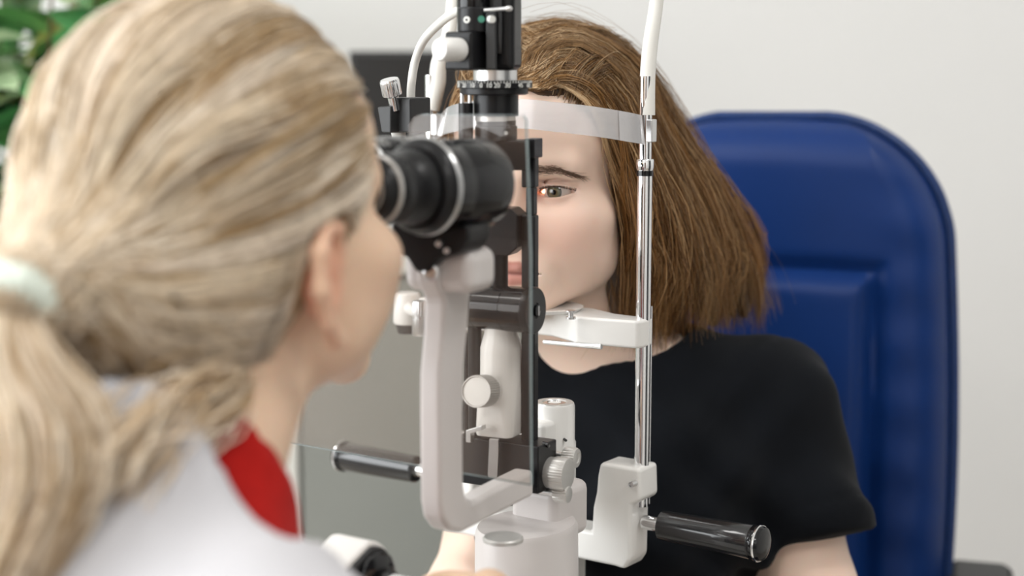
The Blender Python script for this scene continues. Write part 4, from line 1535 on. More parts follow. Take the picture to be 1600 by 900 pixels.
# eyeballs with iris and pupil
def eye_mat():
    m_ = bpy.data.materials.new('eye')
    m_.use_nodes = True
    nt = m_.node_tree
    b_ = nt.nodes['Principled BSDF']
    b_.inputs['Roughness'].default_value = .06
    b_.inputs['Coat Weight'].default_value = 1.0
    b_.inputs['Coat Roughness'].default_value = .02
    tc = nt.nodes.new('ShaderNodeTexCoord')
    sp = nt.nodes.new('ShaderNodeSeparateXYZ')
    nt.links.new(tc.outputs['Object'], sp.inputs[0])
    l_ = nt.nodes.new('ShaderNodeVectorMath')
    l_.operation = 'LENGTH'
    cb_ = nt.nodes.new('ShaderNodeCombineXYZ')
    nt.links.new(sp.outputs['X'], cb_.inputs['X'])
    nt.links.new(sp.outputs['Z'], cb_.inputs['Z'])
    nt.links.new(cb_.outputs[0], l_.inputs[0])
    mr_ = nt.nodes.new('ShaderNodeMapRange')
    mr_.inputs[2].default_value = .012
    nt.links.new(l_.outputs['Value'], mr_.inputs[0])
    r_ = nt.nodes.new('ShaderNodeValToRGB')
    e = r_.color_ramp.elements
    e[0].position = 0; e[0].color = (.004, .004, .004, 1)
    e[1].position = 1; e[1].color = (*S(214, 196, 186), 1)
    for pos, c in ((.17, (.004, .004, .004)), (.19, S(96, 78, 48)), (.34, S(92, 88, 62)), (.44, S(70, 68, 54)), (.50, S(38, 36, 32)), (.55, S(205, 190, 180))):
        el = r_.color_ramp.elements.new(pos)
        el.color = (*c, 1)
    nt.links.new(mr_.outputs[0], r_.inputs[0])
    nt.links.new(r_.outputs[0], b_.inputs['Base Color'])
    return m_


M['eye'] = eye_mat()


def eyeball(parent, s, yaw=0, pitch=0):
    mb = MB()
    n1, n2 = 32, 20
    vs_, fs_ = [], []
    for j in range(n2 + 1):
        t = math.pi * j / n2
        for i in range(n1):
            a = 2 * math.pi * i / n1
            vs_.append((math.sin(t) * math.cos(a) * .0122, -math.cos(t) * .0122 - .0007 * math.exp(-(t / .45) ** 2), math.sin(t) * math.sin(a) * .0122))
    for j in range(n2):
        for i in range(n1):
            k_ = (i + 1) % n1
            fs_.append((j * n1 + i, j * n1 + k_, j * n1 + n1 + k_, j * n1 + n1 + i))
    me = bpy.data.meshes.new('eyeball')
    me.from_pydata(vs_, [], fs_)
    bm = bmesh.new(); bm.from_mesh(me)
    bmesh.ops.remove_doubles(bm, verts=bm.verts, dist=1e-6)
    bmesh.ops.recalc_face_normals(bm, faces=bm.faces)
    bm.to_mesh(me); bm.free()
    for p_ in me.polygons: p_.use_smooth = True
    me.materials.append(M['eye'])
    o_ = bpy.data.objects.new('eyeball', me)
    COL.objects.link(o_)
    o_.parent = parent
    o_.location = (EYE[0] * s, EYE[1], EYE[2])
    o_.rotation_euler = (pitch, 0, yaw)
    return o_


eyeball(pat, 1, math.radians(2), math.radians(0))
eyeball(pat, -1, math.radians(2), math.radians(0))


def hair_obj(name, parts, parent, material=None):
    V_, Q_, C_ = join_np(parts)
    return np_mesh(name, V_, Q_, material or M['hair'], parent, C_)


def pf_head(p): return head_sdf(p, PM, PC, 1.05)


# eyebrows and lashes
for s in (1, -1):
    n = 330
    u = RNG.uniform(0, 1, n) ** .9
    x = .0105 + u * .040
    zmid = .0162 + .0034 * np.sin(u * 2.6) - .0046 * np.clip(u - .58, 0, 1) / .42
    th = .0046 * (1 - .78 * u) + .0005
    z = zmid + RNG.normal(size=n) * th * .50
    y = face_y(x, z, pf_head)
    ang = .45 - .95 * u + RNG.normal(size=n) * .22
    L_ = RNG.uniform(.005, .0085, n)
    pts = []
    for t in np.linspace(0, 1, 5):
        xx = x + np.cos(ang) * L_ * t
        zz = z + np.sin(ang) * L_ * t - .002 * t * t * (z > zmid)
        yy = face_y(xx, zz, pf_head) - .0004 - .0006 * t
        pts.append(np.stack([xx * s, yy, zz], 1))
    pts = np.stack(pts, 1)
    rad = np.linspace(.00015, .00005, 5)[None, :] * np.ones((n, 1))
    cols = np.array(S(124, 98, 80)) * RNG.uniform(.6, 1.3, (n, 1))
    hair_obj('eyebrow', [strands(pts, rad, cols)], pat)
    n = 170
    u = np.sort(RNG.uniform(-.93, .99, n))
    ex, ey, ez = EYE
    hu, wd = .0047 * 1.05, .0166
    Ru = (wd * wd + hu * hu) / (2 * hu)
    xx0 = u * wd * .97
    zz0 = hu - Ru + np.sqrt(Ru * Ru - xx0 ** 2) + xx0 * .05
    rr_ = .0142
    yy0 = ey - np.sqrt(np.maximum(rr_ ** 2 - np.minimum(xx0 ** 2 + zz0 ** 2, rr_ ** 2 * .98), 0))
    pts = []
    for t in np.linspace(0, 1, 6):
        L_ = .0052 * (.6 + .6 * (u + 1) / 2)
        pts.append(np.stack([(ex + xx0 + u * L_ * .45 * t) * s, yy0 - L_ * .85 * t, ez + zz0 - .0004 + L_ * (-.35 * t + .75 * t * t)], 1))
    pts = np.stack(pts, 1)
    rad = np.linspace(.00022, .00005, 6)[None, :] * np.ones((n, 1))
    hair_obj('eyelashes', [strands(pts, rad, np.array(S(40, 26, 20)) * np.ones((n, 1)))], pat)

# t-shirt
pn = pj['n']
lat_ = unit(pj['ls'] - pj['rs'])
fwd_ = np.cross(lat_, [0, 0, 1.0])
if fwd_ @ (pj['lk'] - pj['pl']) < 0: fwd_ = -fwd_
hem = {'l': pf.L(P(1272, 842, 1.40)), 'r': pf.L(P(770, 738, 1.505))}


def shirt_sdf(p):
    d = torso_sdf(p, pj, .012)
    fold = (.0046 * np.sin(p @ np.array([40., 18., 75.]) + 2.2 * np.sin(p @ np.array([22., 9., 14.])))
            + .0038 * np.sin(p @ np.array([-65., 30., 48.]) + 1.7 * np.sin(p @ np.array([11., 31., -19.]))))
    for a in 'lr':
        s0 = pj[a + 's']
        e = cap(p, s0 + np.array([0, 0, -.002]), hem[a], .052, .049)
        ud = unit(hem[a] - s0)
        along = (p - hem[a]) @ ud
        e = smax(e, along, .004)
        # hem stitch groove and turned edge
        e = e - .0016 * np.exp(-((along + .010) / .010) ** 2) + .0016 * np.exp(-((along + .0225) / .0018) ** 2)
        d = smin(d, e, .028)
        # armhole seam
        seam = np.abs((p - s0) @ unit(lat_ * (1 if a == 'l' else -1) * .93 - np.array([0, 0, .37])) + .012)
        d = d + .0026 * np.exp(-(seam / .0030) ** 2) * np.exp(-(((p - s0) ** 2).sum(1)) / .012)
    d = d - .003 + fold * np.clip(1 - np.exp(-((p - pn) ** 2).sum(1) / .022), 0, 1)
    # neckline
    rl = p - (pn + np.array([0, 0, .052]) + fwd_ * .014)
    ncut = ell(np.stack([rl @ lat_, rl @ fwd_, rl[:, 2]], 1), (0, 0, 0), (.086, .074, .072))
    d = smax(d, -ncut, .004)
    rb_ = np.abs(ncut - .016)
    d = d + .0010 * np.exp(-(rb_ / .0016) ** 2)
    low = pj['pl'][2] - .02 - p[:, 2]
    return smax(d, low, .01)


xs = axis([(-.36, .44, .0055)]); ys = axis([(-.12, .48, .0055)]); zs = axis([(-.72, -.30, .009), (-.30, -.08, .0045)])
v, q = surfnet(shirt_sdf, xs, ys, zs, newton=1)
tee = np_mesh('t_shirt', v, q, M['shirt'], pat)
tee['label'] = 'black crew neck t-shirt'
v, q = surfnet(lambda p: smax(legs_sdf(p, pj, .010), -(p[:, 2] - (pj['lf'][2] + .02)), .01),
               axis([(-.36, .44, .012)]), axis([(-.5, .48, .012)]), axis([(-1.2, -.5, .012)]), newton=1)
np_mesh('trousers', v, q, M['trousers'], pat)
for a in 'lr':
    c = pj[a + 'f']
    v, q = surfnet(lambda p: smax(smax(feet_sdf(p, pj, a, pfd, .008), p[:, 2] - (c[2] + .02), .006), (c[2] - .07) - p[:, 2], .006),
                   c[0] + axis([(-.2, .2, .008)]), c[1] + axis([(-.2, .2, .008)]), c[2] + axis([(-.12, .06, .008)]), newton=1)
    np_mesh('shoe', v, q, M['dark'], pat)

# hair: guide curves for the left side, mirrored for the right
G = [
    [(836, 139, 1.312), (884, 131, 1.316), (930, 162, 1.326), (956, 225, 1.336), (973, 300, 1.345), (985, 385, 1.357), (1000, 505, 1.380)],
    [(830, 120, 1.318), (890, 96, 1.330), (956, 155, 1.345), (988, 250, 1.355), (1008, 345, 1.364), (1028, 430, 1.378), (1044, 520, 1.395)],
    [(826, 84, 1.336), (898, 62, 1.350), (982, 128, 1.370), (1028, 240, 1.388), (1064, 340, 1.400), (1092, 430, 1.415), (1106, 515, 1.430)],
    [(822, 56, 1.375), (900, 42, 1.395), (998, 106, 1.420), (1054, 216, 1.440), (1102, 322, 1.452), (1140, 418, 1.465), (1156, 500, 1.472)],
    [(820, 40, 1.420), (900, 38, 1.435), (1004, 100, 1.455), (1070, 212, 1.475), (1130, 322, 1.490), (1182, 410, 1.500), (1202, 486, 1.505)],
    [(822, 46, 1.455), (896, 46, 1.475), (996, 108, 1.495), (1058, 216, 1.510), (1112, 322, 1.525), (1160, 412, 1.535), (1178, 486, 1.540)],
    [(824, 62, 1.485), (872, 72, 1.505), (950, 135, 1.525), (1005, 235, 1.540), (1045, 335, 1.555), (1075, 415, 1.560), (1090, 490, 1.565)],
    [(826, 85, 1.500), (845, 100, 1.525), (885, 160, 1.545), (920, 250, 1.560), (940, 340, 1.570), (955, 420, 1.575), (965, 495, 1.580)],
]
GL = np.array([[pf.L(P(*c)) for c in g] for g in G])
GC = np.array([0, .088, .02])


def cran_push(pts, mind):
    sh = pts.shape
    p = pts.reshape(-1, 3).copy()
    md = np.broadcast_to(mind, sh[:2]).reshape(-1)
    for _ in range(3):
        fd = lambda z: np.minimum(ell(z, (0, .090, .034), (.075, .095, .087)), np.minimum(ell(z, (0, .052, .050), (.064, .063, .053)),
                                  np.minimum(ell(z, (0, .058, -.03), (.068, .056, .07)), cap(z, (0, .082, -.055), pn, .055, .062))))
        d = fd(p); e = .0006
        g = np.stack([fd(p + np.array(o) * e) - fd(p - np.array(o) * e) for o in ((1, 0, 0), (0, 1, 0), (0, 0, 1))], 1) / (2 * e)
        p += g * np.clip(md - d, 0, .02)[:, None]
    return p.reshape(sh)


HC = [S(136, 104, 68), S(114, 84, 52), S(158, 128, 92), S(92, 64, 36), S(178, 150, 114), S(126, 90, 48)]


def hair_side(sgn, n, seed, inner=.024, Sg=18):
    r = np.random.default_rng(seed)
    K = len(GL) - 1
    ncl = 150
    cs = np.sort(r.uniform(0, K, ncl)); cd = r.uniform(0, 1, ncl); cl_ = r.uniform(0, 1, ncl)
    ci = r.integers(0, ncl, n)
    s = np.clip(cs[ci] + r.normal(size=n) * .10, 0, K - 1e-4)
    loose = r.uniform(size=n) < .35
    s = np.where(loose, np.where(r.uniform(size=n) < .4, r.uniform(0, 1.6, n), r.uniform(0, K - 1e-4, n)), s)
    i = s.astype(int); t = (s - i)[:, None, None]
    ctrl = GL[i] * (1 - t) + GL[i + 1] * t
    dep = np.where(loose, r.uniform(0, 1, n) ** 1.6, np.clip(cd[ci] ** 1.3 + r.normal(size=n) * .08, 0, 1))
    prof = np.array([.15, .35, .6, .8, 1., 1.1, 1.1])[None, :, None]
    cen = GC + np.zeros_like(ctrl)
    cen[:, :, 2] = np.minimum(ctrl[:, :, 2], .02)
    cen[:, :, 1] = .10 + .035 * np.arange(7)[None, :] / 6
    dirn = cen - ctrl
    dirn /= np.linalg.norm(dirn, axis=2, keepdims=True)
    ctrl = ctrl + dirn * (dep[:, None, None] * inner * prof)
    # lock level and strand level waviness
    wv = np.stack([smooth_noise(ncl, 7, .0045, seed + 1)[c_] for c_ in ci]) if False else smooth_noise(ncl, 7, .0078, seed + 1, 4)[ci]
    ctrl = ctrl + wv * np.array([.02, .22, .55, .8, 1., 1.2, 1.3])[None, :, None] + smooth_noise(n, 7, .0022, seed + 2) * np.linspace(.15, 1.5, 7)[None, :, None]
    tip = .55 + .55 * r.uniform(size=ncl)[ci] + r.normal(size=n) * .16
    ctrl[:, 6] = ctrl[:, 5] + (ctrl[:, 6] - ctrl[:, 5]) * np.clip(tip, .15, 1.35)[:, None]
    # ends turn in towards the neck
    inn = np.array([0, .13, 0]) - ctrl[:, 6]; inn[:, 2] = 0
    inn /= np.linalg.norm(inn, axis=1, keepdims=True)
    ctrl[:, 6] += inn * (.010 + .014 * r.uniform(size=ncl)[ci])[:, None]
    ctrl[:, 4] -= inn * .004
    # part line roots spread over the top
    ctrl[:, 0, 0] += r.normal(size=n) * .006
    pts = catmull(ctrl, Sg)
    pts = cran_push(pts, (.002 + .010 * (1 - dep))[:, None])
    if sgn < 0: pts = pts * np.array([-1, 1, 1])
    rad = (r.uniform(.00022, .00042, n)[:, None]) * np.concatenate([np.linspace(.8, 1, Sg - 4), np.linspace(1, .3, 4)])[None, :]
    pal = np.array(HC)
    cc = pal[np.where(loose, r.integers(0, len(HC), n), (cl_[ci] * len(HC)).astype(int))] * r.uniform(.75, 1.2, (n, 1))
    V_, Q_, C_ = strands(pts, rad, cc)
    tt = np.tile(np.repeat(np.linspace(0, 1, Sg), 3), n)[:, None]
    return V_, Q_, C_ * (np.array([1.38, 1.46, 1.60]) * (1 - tt) + np.array([1.16, .98, .74]) * tt)  # pale grey sheen painted into the roots; ends are a warmer brown


def mass_sdf(p):
    q_ = p.copy(); q_[:, 0] = np.abs(q_[:, 0])
    d = None
    for g in GL:
        cen = np.array([0, .10, 0])
        g2 = []
        for k_, c in enumerate(g):
            cz = np.array([0, .10 + .035 * k_ / 6, min(c[2], .02)])
            dv = unit(cz - c)
            g2.append(c + dv * (.012 + .014 * min(1, k_ / 4)))
        e = chain(q_, g2, [.006, .008, .011, .014, .016, .015, .006])
        d = e if d is None else smin(d, e, .022)
    capd = np.minimum(ell(q_, (0, .090, .034), (.081, .100, .094)), ell(q_, (0, .055, .052), (.069, .066, .059)))
    # hairline
    gz = np.interp(p[:, 2], [-.13, -.10, -.04, 0, .03, .06, .085, .098, .108, .13], [.14, .125, .095, .074, .058, .048, .026, .006, -.03, -.06])
    capd = smax(capd, gz - p[:, 1], .006)
    d = smin(d, capd, .012)
    # keep the face free
    fc = ell(q_, (0, -.005, -.02), (.064, .070, .103))
    return smax(d, -fc, .008)


v, q = surfnet(mass_sdf, axis([(-.24, .24, .005)]), axis([(-.03, .42, .005)]), axis([(-.20, .17, .005)]), newton=1)
cm = np.tile(np.array(S(70, 48, 28)), (len(v), 1)) * (1 + .35 * noise3(v, 160, 3)[:, None])
parts = [(v, q, np.clip(cm, .003, 1)), hair_side(1, 7200, 21), hair_side(-1, 3000, 31)]
# fly-aways
r = np.random.default_rng(77)
n = 150
K = len(GL) - 1
s = r.uniform(1.5, 5.5, n); i = s.astype(int); t = (s - i)[:, None, None]
ctrl = GL[i] * (1 - t) + GL[i + 1] * t
outv = ctrl - (GC + np.array([0, .02, 0])); outv[:, :, 2] = np.maximum(outv[:, :, 2], -.01)
outv /= np.linalg.norm(outv, axis=2, keepdims=True)
ctrl += outv * (r.uniform(.001, .016, n)[:, None, None] * np.linspace(.3, 1.3, 7)[None, :, None]) + smooth_noise(n, 7, .006, 5)
pts = catmull(ctrl, 22)
parts.append(strands(pts, np.full((n, 22), .00012), np.array(S(140, 112, 78)) * r.uniform(.7, 1.3, (n, 1))))
# wispy baby hair at the forehead hairline, swept back
n = 1300
x0 = r.uniform(-.050, .050, n)
zz = .091 - 8.0 * x0 ** 2 + r.normal(size=n) * .0025
y0 = face_y(np.abs(x0), zz, pf_head)
ctrl = np.stack([np.stack([x0 * a + .004 * b * np.sign(x0), y0 + c, zz + e], 1) for a, b, c, e in
                 ((1, 0, .002, 0), (1.05, .5, .003, .012), (1.10, 1, .012, .022), (1.15, 2, .032, .030), (1.15, 2, .060, .030), (1.1, 2, .090, .024), (1.0, 1, .115, .010))], 1)
ctrl += smooth_noise(n, 7, .003, 9)
pts = cran_push(catmull(ctrl, 14), np.full((n, 1), .004) + np.linspace(0, .008, 14)[None, :])
parts.append(strands(pts, np.linspace(.00028, .00022, 14)[None, :] * np.ones((n, 1)), np.array(HC)[r.integers(0, len(HC), n)] * r.uniform(.8, 1.35, (n, 1))))
ph = hair_obj('hair', parts, pat)
ph['label'] = 'long brown swept back hair'

# ------------------------------------------------------------------ the examiner
DA = 36.0
DO = Vector((-.1145, .985, 1.214))
DW = Matrix.Translation(DO) @ Matrix.Rotation(math.radians(180 - DA), 4, 'Z') @ Matrix.Rotation(math.radians(-8), 4, 'X')
df = Fig(DW)
df.set(n=(-.188, .803, 1.050), rs=(-.065, .690, .985), ls=(-.320, .885, .995), re=(.055, .800, .78), le=(-.36, .955, .82), rw=P(800, 985, .945), lw=(-.25, 1.09, .835),
       pl=(-.215, .695, .560), rk=(-.02, 1.00, .53), lk=(-.18, 1.08, .53), rf=(-.03, .98, .075), lf=(-.19, 1.06, .075))
dj = df.j
DM_, DC_ = -.066, -.108
dfd = unit(df.I.to_3x3() @ Vector((.57, .82, 0)))
FT = [df.L(P(*c)) for c in ((764, 926, .985), (738, 916, 1.003), (704, 912, 1.013), (684, 913, 1.010), (671, 915, 1.003))]


def exam_hand(p):
    w_ = dj['rw']
    d = cap(p, w_, FT[0], .022, .013)
    dz = np.array([0, 0, -1.0])
    back = unit(w_ - FT[0])
    for i in range(4):
        off = dz * (.0165 * i) + back * (.004 * i)
        r_ = [.0092, .0090, .0084, .0074][i]
        pts_ = [f + off for f in FT]
        if i: pts_ = [pts_[0], pts_[1], pts_[2] + unit(FT[2] - FT[1]) * (-.006 * i), pts_[3] + unit(FT[3] - FT[2]) * (-.010 * i), pts_[4] + unit(FT[4] - FT[3]) * (-.014 * i)]
        d = smin(d, cap(p, w_ + off * .6, pts_[0], .016, r_ + .0025), .012)
        d = smin(d, chain(p, pts_, [r_ + .001, r_, r_ * .97, r_ * .92, r_ * .8]), .003)
    th = [w_ + (FT[0] - w_) * .35 + dz * .01, df.L(P(748, 955, .965)), df.L(P(722, 950, .975)), df.L(P(704, 946, .982))]
    return smin(d, chain(p, th, [.016, .0115, .0098, .0080]), .006)


def exam_sdf(p):
    d = smin(torso_sdf(p, dj), arms_sdf(p, dj), .03)
    d = smin(d, legs_sdf(p, dj), .05)
    d = smin(d, exam_hand(p), .012)
    f_ = unit(dj['lw'] - dj['le'])
    t_ = -unit(np.cross(np.array([0, 0, 1.0]), f_))
    d = smin(d, gen_hand(p, dj['lw'], f_, np.array([0, 0, -1.0]), t_, .25, .95), .015)
    for a in 'lr': d = smin(d, feet_sdf(p, dj, a, dfd), .02)
    d = smin(d, cap(p, (0, .085, -.055), dj['n'], .049, .056), .035)
    m_ = p[:, 2] > -.22
    if m_.any():
        h = np.full(len(p), 1.0)
        h[m_] = head_sdf(p[m_], DM_, DC_, 1.0, (-.012, .005, 1.12))
        d = np.where(m_, smin(d, h, .022), d)
    return d


hz = np.array(FT + [dj['rw']])
h0_, h1_ = hz.min(0) - .03, hz.max(0) + .03


def segs(lo, hi, zones, coarse):
    """fine steps inside the zones, coarse elsewhere"""
    cuts = sorted({lo, hi, *[c for z in zones for c in z[:2] if lo < c < hi]})
    out_ = []
    for a, b in zip(cuts[:-1], cuts[1:]):
        mid_ = (a + b) / 2
        st = min([z[2] for z in zones if z[0] < mid_ < z[1]] + [coarse])
        out_.append((a, b, st))
    return axis(out_)


xs = segs(-.40, .32, [(-.098, .098, .0024), (h0_[0], h1_[0], .004)], .010)
ys = segs(-.36, .46, [(-.045, .125, .0024), (h0_[1], h1_[1], .004)], .010)
zs = segs(-1.23, .15, [(-.125, .06, .0024), (h0_[2] - .03, h1_[2], .003)], .010)
v, q = surfnet(exam_sdf, xs, ys, zs)
print('examiner verts', len(v))
base = np.tile(np.array(S(230, 197, 169)), (len(v), 1))
ax_ = v.copy(); ax_[:, 0] = np.abs(ax_[:, 0])
base = mixc(base, S(214, 150, 128), gauss(ax_, (.040, .0, -.036), (.028, .05, .024)), .4)
base = mixc(base, S(224, 150, 120), gauss(ax_, (.084, .096, -.008), (.016, .022, .034)), .75)
base = mixc(base, S(214, 120, 96), gauss(ax_, (.076, .104, -.012), (.010, .012, .03)), .5)
base = mixc(base, S(226, 140, 128), gauss(ax_, (0, -.03, -.036), (.012, .016, .010)), .8)
base = mixc(base, S(186, 118, 108), lipmask(v, DM_), .85)
doc = np_mesh('person', v, q, M['skin'], None, base)
set_matrix(doc, DW)
tag(doc, 'person with a blond ponytail in a white coat looking into the eyepieces', 'person')
eyeball(doc, 1); eyeball(doc, -1)
MBn = MB()
# a fingernail on the pointing finger
nl = P(667, 893.5, 1.000)


# coat, red sweater, trousers and shoes
dn = dj['n']
dlat = unit(dj['ls'] - dj['rs'])
dfw = np.cross(dlat, [0, 0, 1.0])
if dfw @ (dj['lk'] - dj['pl']) < 0: dfw = -dfw


NAX = unit(np.array([0, .085, -.055]) - dn)
NLEN = np.linalg.norm(np.array([0, .085, -.055]) - dn)


def sweater_sdf(p):
    d = torso_sdf(p, dj, .006)
    d = smin(d, cap(p, dn - np.array([0, 0, .03]), dn + NAX * NLEN * .5, .069, .060), .03)
    top = (p - (dn + NAX * NLEN * .40)) @ unit(NAX + dfw * .35)
    d = smax(d, top, .006)
    return smax(d, dj['pl'][2] - .02 - p[:, 2], .01)


def coat_sdf(p):
    d = torso_sdf(p, dj, .019)
    s_ = arms_sdf(p, dj, .016)
    for a in 'lr':
        along = (p - (dj[a + 'w'] + (dj[a + 'e'] - dj[a + 'w']) * .12)) @ unit(dj[a + 'w'] - dj[a + 'e'])
        near = ((p - dj[a + 'w']) ** 2).sum(1) < .16 ** 2
        s_ = np.where(near, smax(s_, along, .005), s_)
    d = smin(d, s_, .03)
    d = d + .003 * np.sin(p @ np.array([30., 22., 60.]) + 2 * np.sin(p @ np.array([14., -19., 12.])))
    # turned collar standing round the back of the neck
    col = cap(p, dn - np.array([0, 0, .04]) - dfw * .012, dn + NAX * NLEN * .45 - dfw * .012, .088, .080)
    col = smax(col, (p - (dn + NAX * NLEN * .24)) @ unit(NAX + dfw * .55), .005)
    d = smin(d, col, .018)
    rel = p - dn
    lt = np.abs(rel @ dlat); fwv = rel @ dfw; up_ = rel[:, 2]
    wedge = lt - np.clip(.075 + .30 * (up_ + .03), .004, .12)
    wedge = np.maximum(wedge, .012 - fwv)
    d = smax(d, -wedge, .006)
    nk = cap(p, dn - np.array([0, 0, .05]), dn + NAX * NLEN * .8, .071, .068)
    d = smax(d, -nk, .004)
    return smax(d, dj['pl'][2] - .16 - p[:, 2], .01)


gx, gy = axis([(-.42, .34, .008)]), axis([(-.36, .46, .008)])
v, q = surfnet(sweater_sdf, gx, gy, axis([(-.75, -.04, .008)]), newton=1)
rd_ = np_mesh('sweater', v, q, M['red'], doc)
rd_['label'] = 'red sweater collar'
v, q = surfnet(coat_sdf, gx, gy, axis([(-.86, -.04, .008)]), newton=1)
ct = np_mesh('coat', v, q, M['coat'], doc)
ct['label'] = 'white medical coat'
v, q = surfnet(lambda p: smax(legs_sdf(p, dj, .010), (dj['lf'][2] + .02) - p[:, 2], .01), axis([(-.42, .34, .014)]), axis([(-.45, .46, .014)]), axis([(-1.24, -.5, .014)]), newton=1)
np_mesh('trousers', v, q, M['trousers'], doc)
for a in 'lr':
    c = dj[a + 'f']
    v, q = surfnet(lambda p: smax(smax(feet_sdf(p, dj, a, dfd, .008), p[:, 2] - (c[2] + .02), .006), (c[2] - .07) - p[:, 2], .006),
                   c[0] + axis([(-.2, .2, .008)]), c[1] + axis([(-.2, .2, .008)]), c[2] + axis([(-.12, .06, .008)]), newton=1)
    np_mesh('shoe', v, q, M['cabwhite'], doc)

# hair drawn back to a ponytail
TIE = df.L(P(34, 470, .775))
CC = np.array([0, .092, .030])
RAD = np.array([.089, .112, .106])


def hl_y(z, ax):
    """y of the hairline at height z"""
    return np.interp(z, [-.13, -.115, -.08, -.045, -.02, 0, .03, .055, .085, .12], [.150, .140, .118, .108, .090, .062, .040, .026, .004, -.05])


def dcap0(p):
    d = ell(p, CC, RAD - .004)
    return smin(d, cap(p, (0, .160, -.010), TIE, .062, .016), .06)


def dcap_sdf(p):
    d = dcap0(p)
    d = smax(d, hl_y(p[:, 2], 0) - p[:, 1], .006)
    return d


v, q = surfnet(dcap_sdf, axis([(-.14, .14, .005)]), axis([(-.06, .30, .005)]), axis([(-.16, .17, .005)]), newton=1)
DH = [S(222, 204, 178), S(206, 184, 154), S(234, 220, 200), S(180, 152, 114), S(216, 198, 174), S(160, 130, 90), S(230, 214, 194)]
cm = np.tile(np.array(S(172, 144, 108)), (len(v), 1)) * (1 + .3 * noise3(v, 90, 4)[:, None])
parts = [(v, q, np.clip(cm, .01, 1))]


def slerp(a, b, t):
    om = np.arccos(np.clip((a * b).sum(-1, keepdims=True), -1, 1)) + 1e-6
    return (np.sin((1 - t) * om) * a + np.sin(t * om) * b) / np.sin(om)


TAIL = np.array([df.L(P(*c)) for c in ((34, 470, .775), (12, 500, .765), (22, 570, .755), (56, 650, .748), (60, 740, .742), (28, 830, .738), (-10, 930, .735))])


def pony(n, seed):
    r = np.random.default_rng(seed)
    ncl = 170
    # roots spread over the scalp behind the hairline
    roots = []
    while len(roots) < ncl + n:
        d_ = r.normal(size=(4000, 3)); d_ /= np.linalg.norm(d_, axis=1, keepdims=True)
        p_ = CC + d_ * RAD
        ok = (p_[:, 1] > hl_y(p_[:, 2], 0) + .002) & (p_[:, 2] > -.125) & (p_[:, 1] < .185)
        # favour the hairline
        ok &= r.uniform(size=4000) < np.exp(-(p_[:, 1] - hl_y(p_[:, 2], 0)) / .06) + .25
        roots += list(d_[ok])
    roots = np.array(roots[:ncl + n])
    crt = roots[:ncl]; own = roots[ncl:]
    # nearest lock
    ci = np.argmax(own @ crt.T, axis=1)
    clen = r.uniform(size=ncl)
    lock = own * .45 + crt[ci] * .55
    lock /= np.linalg.norm(lock, axis=1, keepdims=True)
    td = (TIE - CC) / RAD; td /= np.linalg.norm(td)
    T = np.linspace(0, 1, 13)
    wob = smooth_noise(ncl, 13, .055, seed + 3, 3)[ci]
    lift = (r.uniform(-.05, .05, ncl)[ci])
    pts = []
    for k_, t in enumerate(T):
        d_ = slerp(own * (1 - t) + lock * t, np.broadcast_to(td, own.shape), t ** 1.15)
        d_ = d_ + wob[:, k_] * math.sin(math.pi * t) * .6
        d_ /= np.linalg.norm(d_, axis=1, keepdims=True)
        sc = 1 + (.035 + lift) * math.sin(math.pi * min(1, t * 1.1)) + r.normal(size=n) * .006
        base_ = CC + d_ * RAD * sc[:, None]
        w_ = np.clip((t - .72) / .28, 0, 1) ** 1.6
        pts.append(base_ * (1 - w_) + (TIE + r.normal(size=(n, 3)) * .006) * w_)
    ctrl = np.stack(pts, 1)
    p_ = catmull(ctrl, 20)
    zl = np.interp(p_[:, :, 1], [.03, .065, .080, .110, .128, .15], [-.2, .0, .022, .016, -.035, -.2])
    sidem = np.clip((np.abs(p_[:, :, 0]) - .035) / .02, 0, 1)
    p_[:, :, 2] += np.clip(zl - p_[:, :, 2], 0, .05) * sidem
    f2 = p_.reshape(-1, 3)
    for _ in range(2):
        e_ = .001
        d_ = dcap0(f2)
        g_ = np.stack([dcap0(f2 + np.array(o) * e_) - dcap0(f2 - np.array(o) * e_) for o in ((1, 0, 0), (0, 1, 0), (0, 0, 1))], 1) / (2 * e_)
        want = np.repeat(r.uniform(.000, .004, n), 20)
        f2 = f2 + g_ * np.clip(want - d_, 0, .03)[:, None]
    p_ = f2.reshape(p_.shape)
    cc = np.array(DH)[np.where(r.uniform(size=n) < .3, r.integers(0, len(DH), n), (clen[ci] * len(DH)).astype(int))] * r.uniform(.8, 1.15, (n, 1))
    rad = r.uniform(.0004, .0008, n)[:, None] * np.ones((1, 20))
    return strands(p_, rad, cc)


parts.append(pony(4200, 41))
r = np.random.default_rng(55)
n = 1500
ang = r.uniform(0, 6.28, n); rr0 = np.sqrt(r.uniform(0, 1, n))
DHT = [np.array(c) * 1.15 for c in DH]  # tail colours brightened in place of light scattered between strands
wdt = np.array([.009, .014, .024, .031, .031, .026, .016])
t1 = unit(df.I.to_3x3() @ Vector((1, 0, 0))); t2 = unit(df.I.to_3x3() @ Vector((0, 1, 0)))
ctrl = TAIL[None] + (np.cos(ang) * rr0)[:, None, None] * wdt[None, :, None] * t1 + (np.sin(ang) * rr0)[:, None, None] * wdt[None, :, None] * t2 * .7
ctrl += smooth_noise(n, 7, .006, 8) * np.linspace(.1, 1.2, 7)[None, :, None]
p_ = catmull(ctrl, 18)
parts.append(strands(p_, r.uniform(.0005, .0010, n)[:, None] * np.ones((1, 18)), np.array(DHT)[r.integers(0, len(DH), n)] * r.uniform(.9, 1.1, (n, 1))))
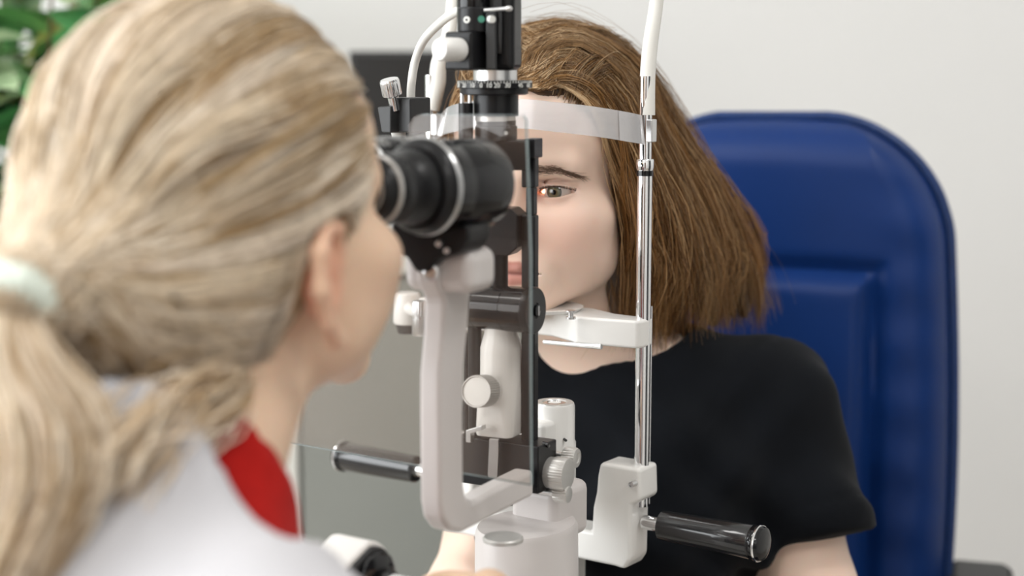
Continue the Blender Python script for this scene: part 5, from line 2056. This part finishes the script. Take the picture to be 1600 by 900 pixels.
# loose hair falling from the nape over the collar
n = 260
LO = np.array([df.L(P(*c)) for c in ((372, 580, .850), (345, 615, .815), (300, 640, .795), (256, 668, .778), (222, 700, .765), (196, 735, .755))])
ctrl = LO[None] + r.normal(size=(n, 1, 3)) * np.array([.006, .010, .012, .013, .014, .014])[None, :, None] * .7 + smooth_noise(n, 6, .004, 18)
p_ = catmull(ctrl, 14)
parts.append(strands(p_, r.uniform(.0004, .0008, n)[:, None] * np.ones((1, 14)), np.array(DHT)[r.integers(0, len(DH), n)] * r.uniform(.9, 1.1, (n, 1))))
dh = hair_obj('hair', parts, doc)
dh['label'] = 'blond hair tied in a ponytail'
# scrunchie
tdir = unit(TAIL[1] - TAIL[0])
sm = MB()
c0_ = Vector(TIE)
mm_ = axis_fr(c0_, Vector(tdir))
vs_, fs_ = [], []
n1, n2 = 60, 14
for i in range(n1):
    a = 2 * math.pi * i / n1
    rr1 = .0085 * (1 + .16 * math.sin(i * 2.1) + .10 * math.sin(i * 3.7))
    for k_ in range(n2):
        b_ = 2 * math.pi * k_ / n2
        R1 = .0150 + rr1 * math.cos(b_)
        vs_.append((R1 * math.cos(a), R1 * math.sin(a), rr1 * math.sin(b_)))
for i in range(n1):
    for k_ in range(n2):
        i2, k2 = (i + 1) % n1, (k_ + 1) % n2
        fs_.append((i * n2 + k_, i2 * n2 + k_, i2 * n2 + k2, i * n2 + k2))
sm.add(vs_, fs_, mm_)
me = bpy.data.meshes.new('scrunchie')
me.from_pydata([tuple(p_) for p_ in sm.v], [], sm.f)
for p_ in me.polygons: p_.use_smooth = True
me.materials.append(M['scrunchie'])
sco = bpy.data.objects.new('scrunchie', me)
COL.objects.link(sco)
sco.parent = doc
sco['label'] = 'pale mint fabric scrunchie'

# stool under the examiner
st_ = Vector((-.235, .685, 0))
stl = empty('stool', st_, 'round black stool under the examiner in the white coat', 'stool')
ms = Matrix.Translation(st_)
MB().lathe(ms, [(.14, .405), (.17, .41), (.18, .43), (.175, .452), (.15, .462)], 40).build('seat', M['dark'], stl)
MB().lathe(ms, [(.025, .06), (.025, .41)], 24).build('column', M['chrome'], stl)
for i in range(5):
    a = i * 2 * math.pi / 5
    e = st_ + Vector((.24 * math.cos(a), .24 * math.sin(a), .06))
    lg = MB().tube([st_ + Vector((0, 0, .09)), e], [.018, .012], sub=1).build('leg', M['steel'], stl)
    MB().lathe(axis_fr(e + Vector((0, 0, -.03)), (-math.sin(a), math.cos(a), 0)) @ Matrix.Translation((0, 0, -.012)), [(.026, 0), (.03, .004), (.03, .02), (.026, .024)], 20).build('caster', M['dark'], lg)
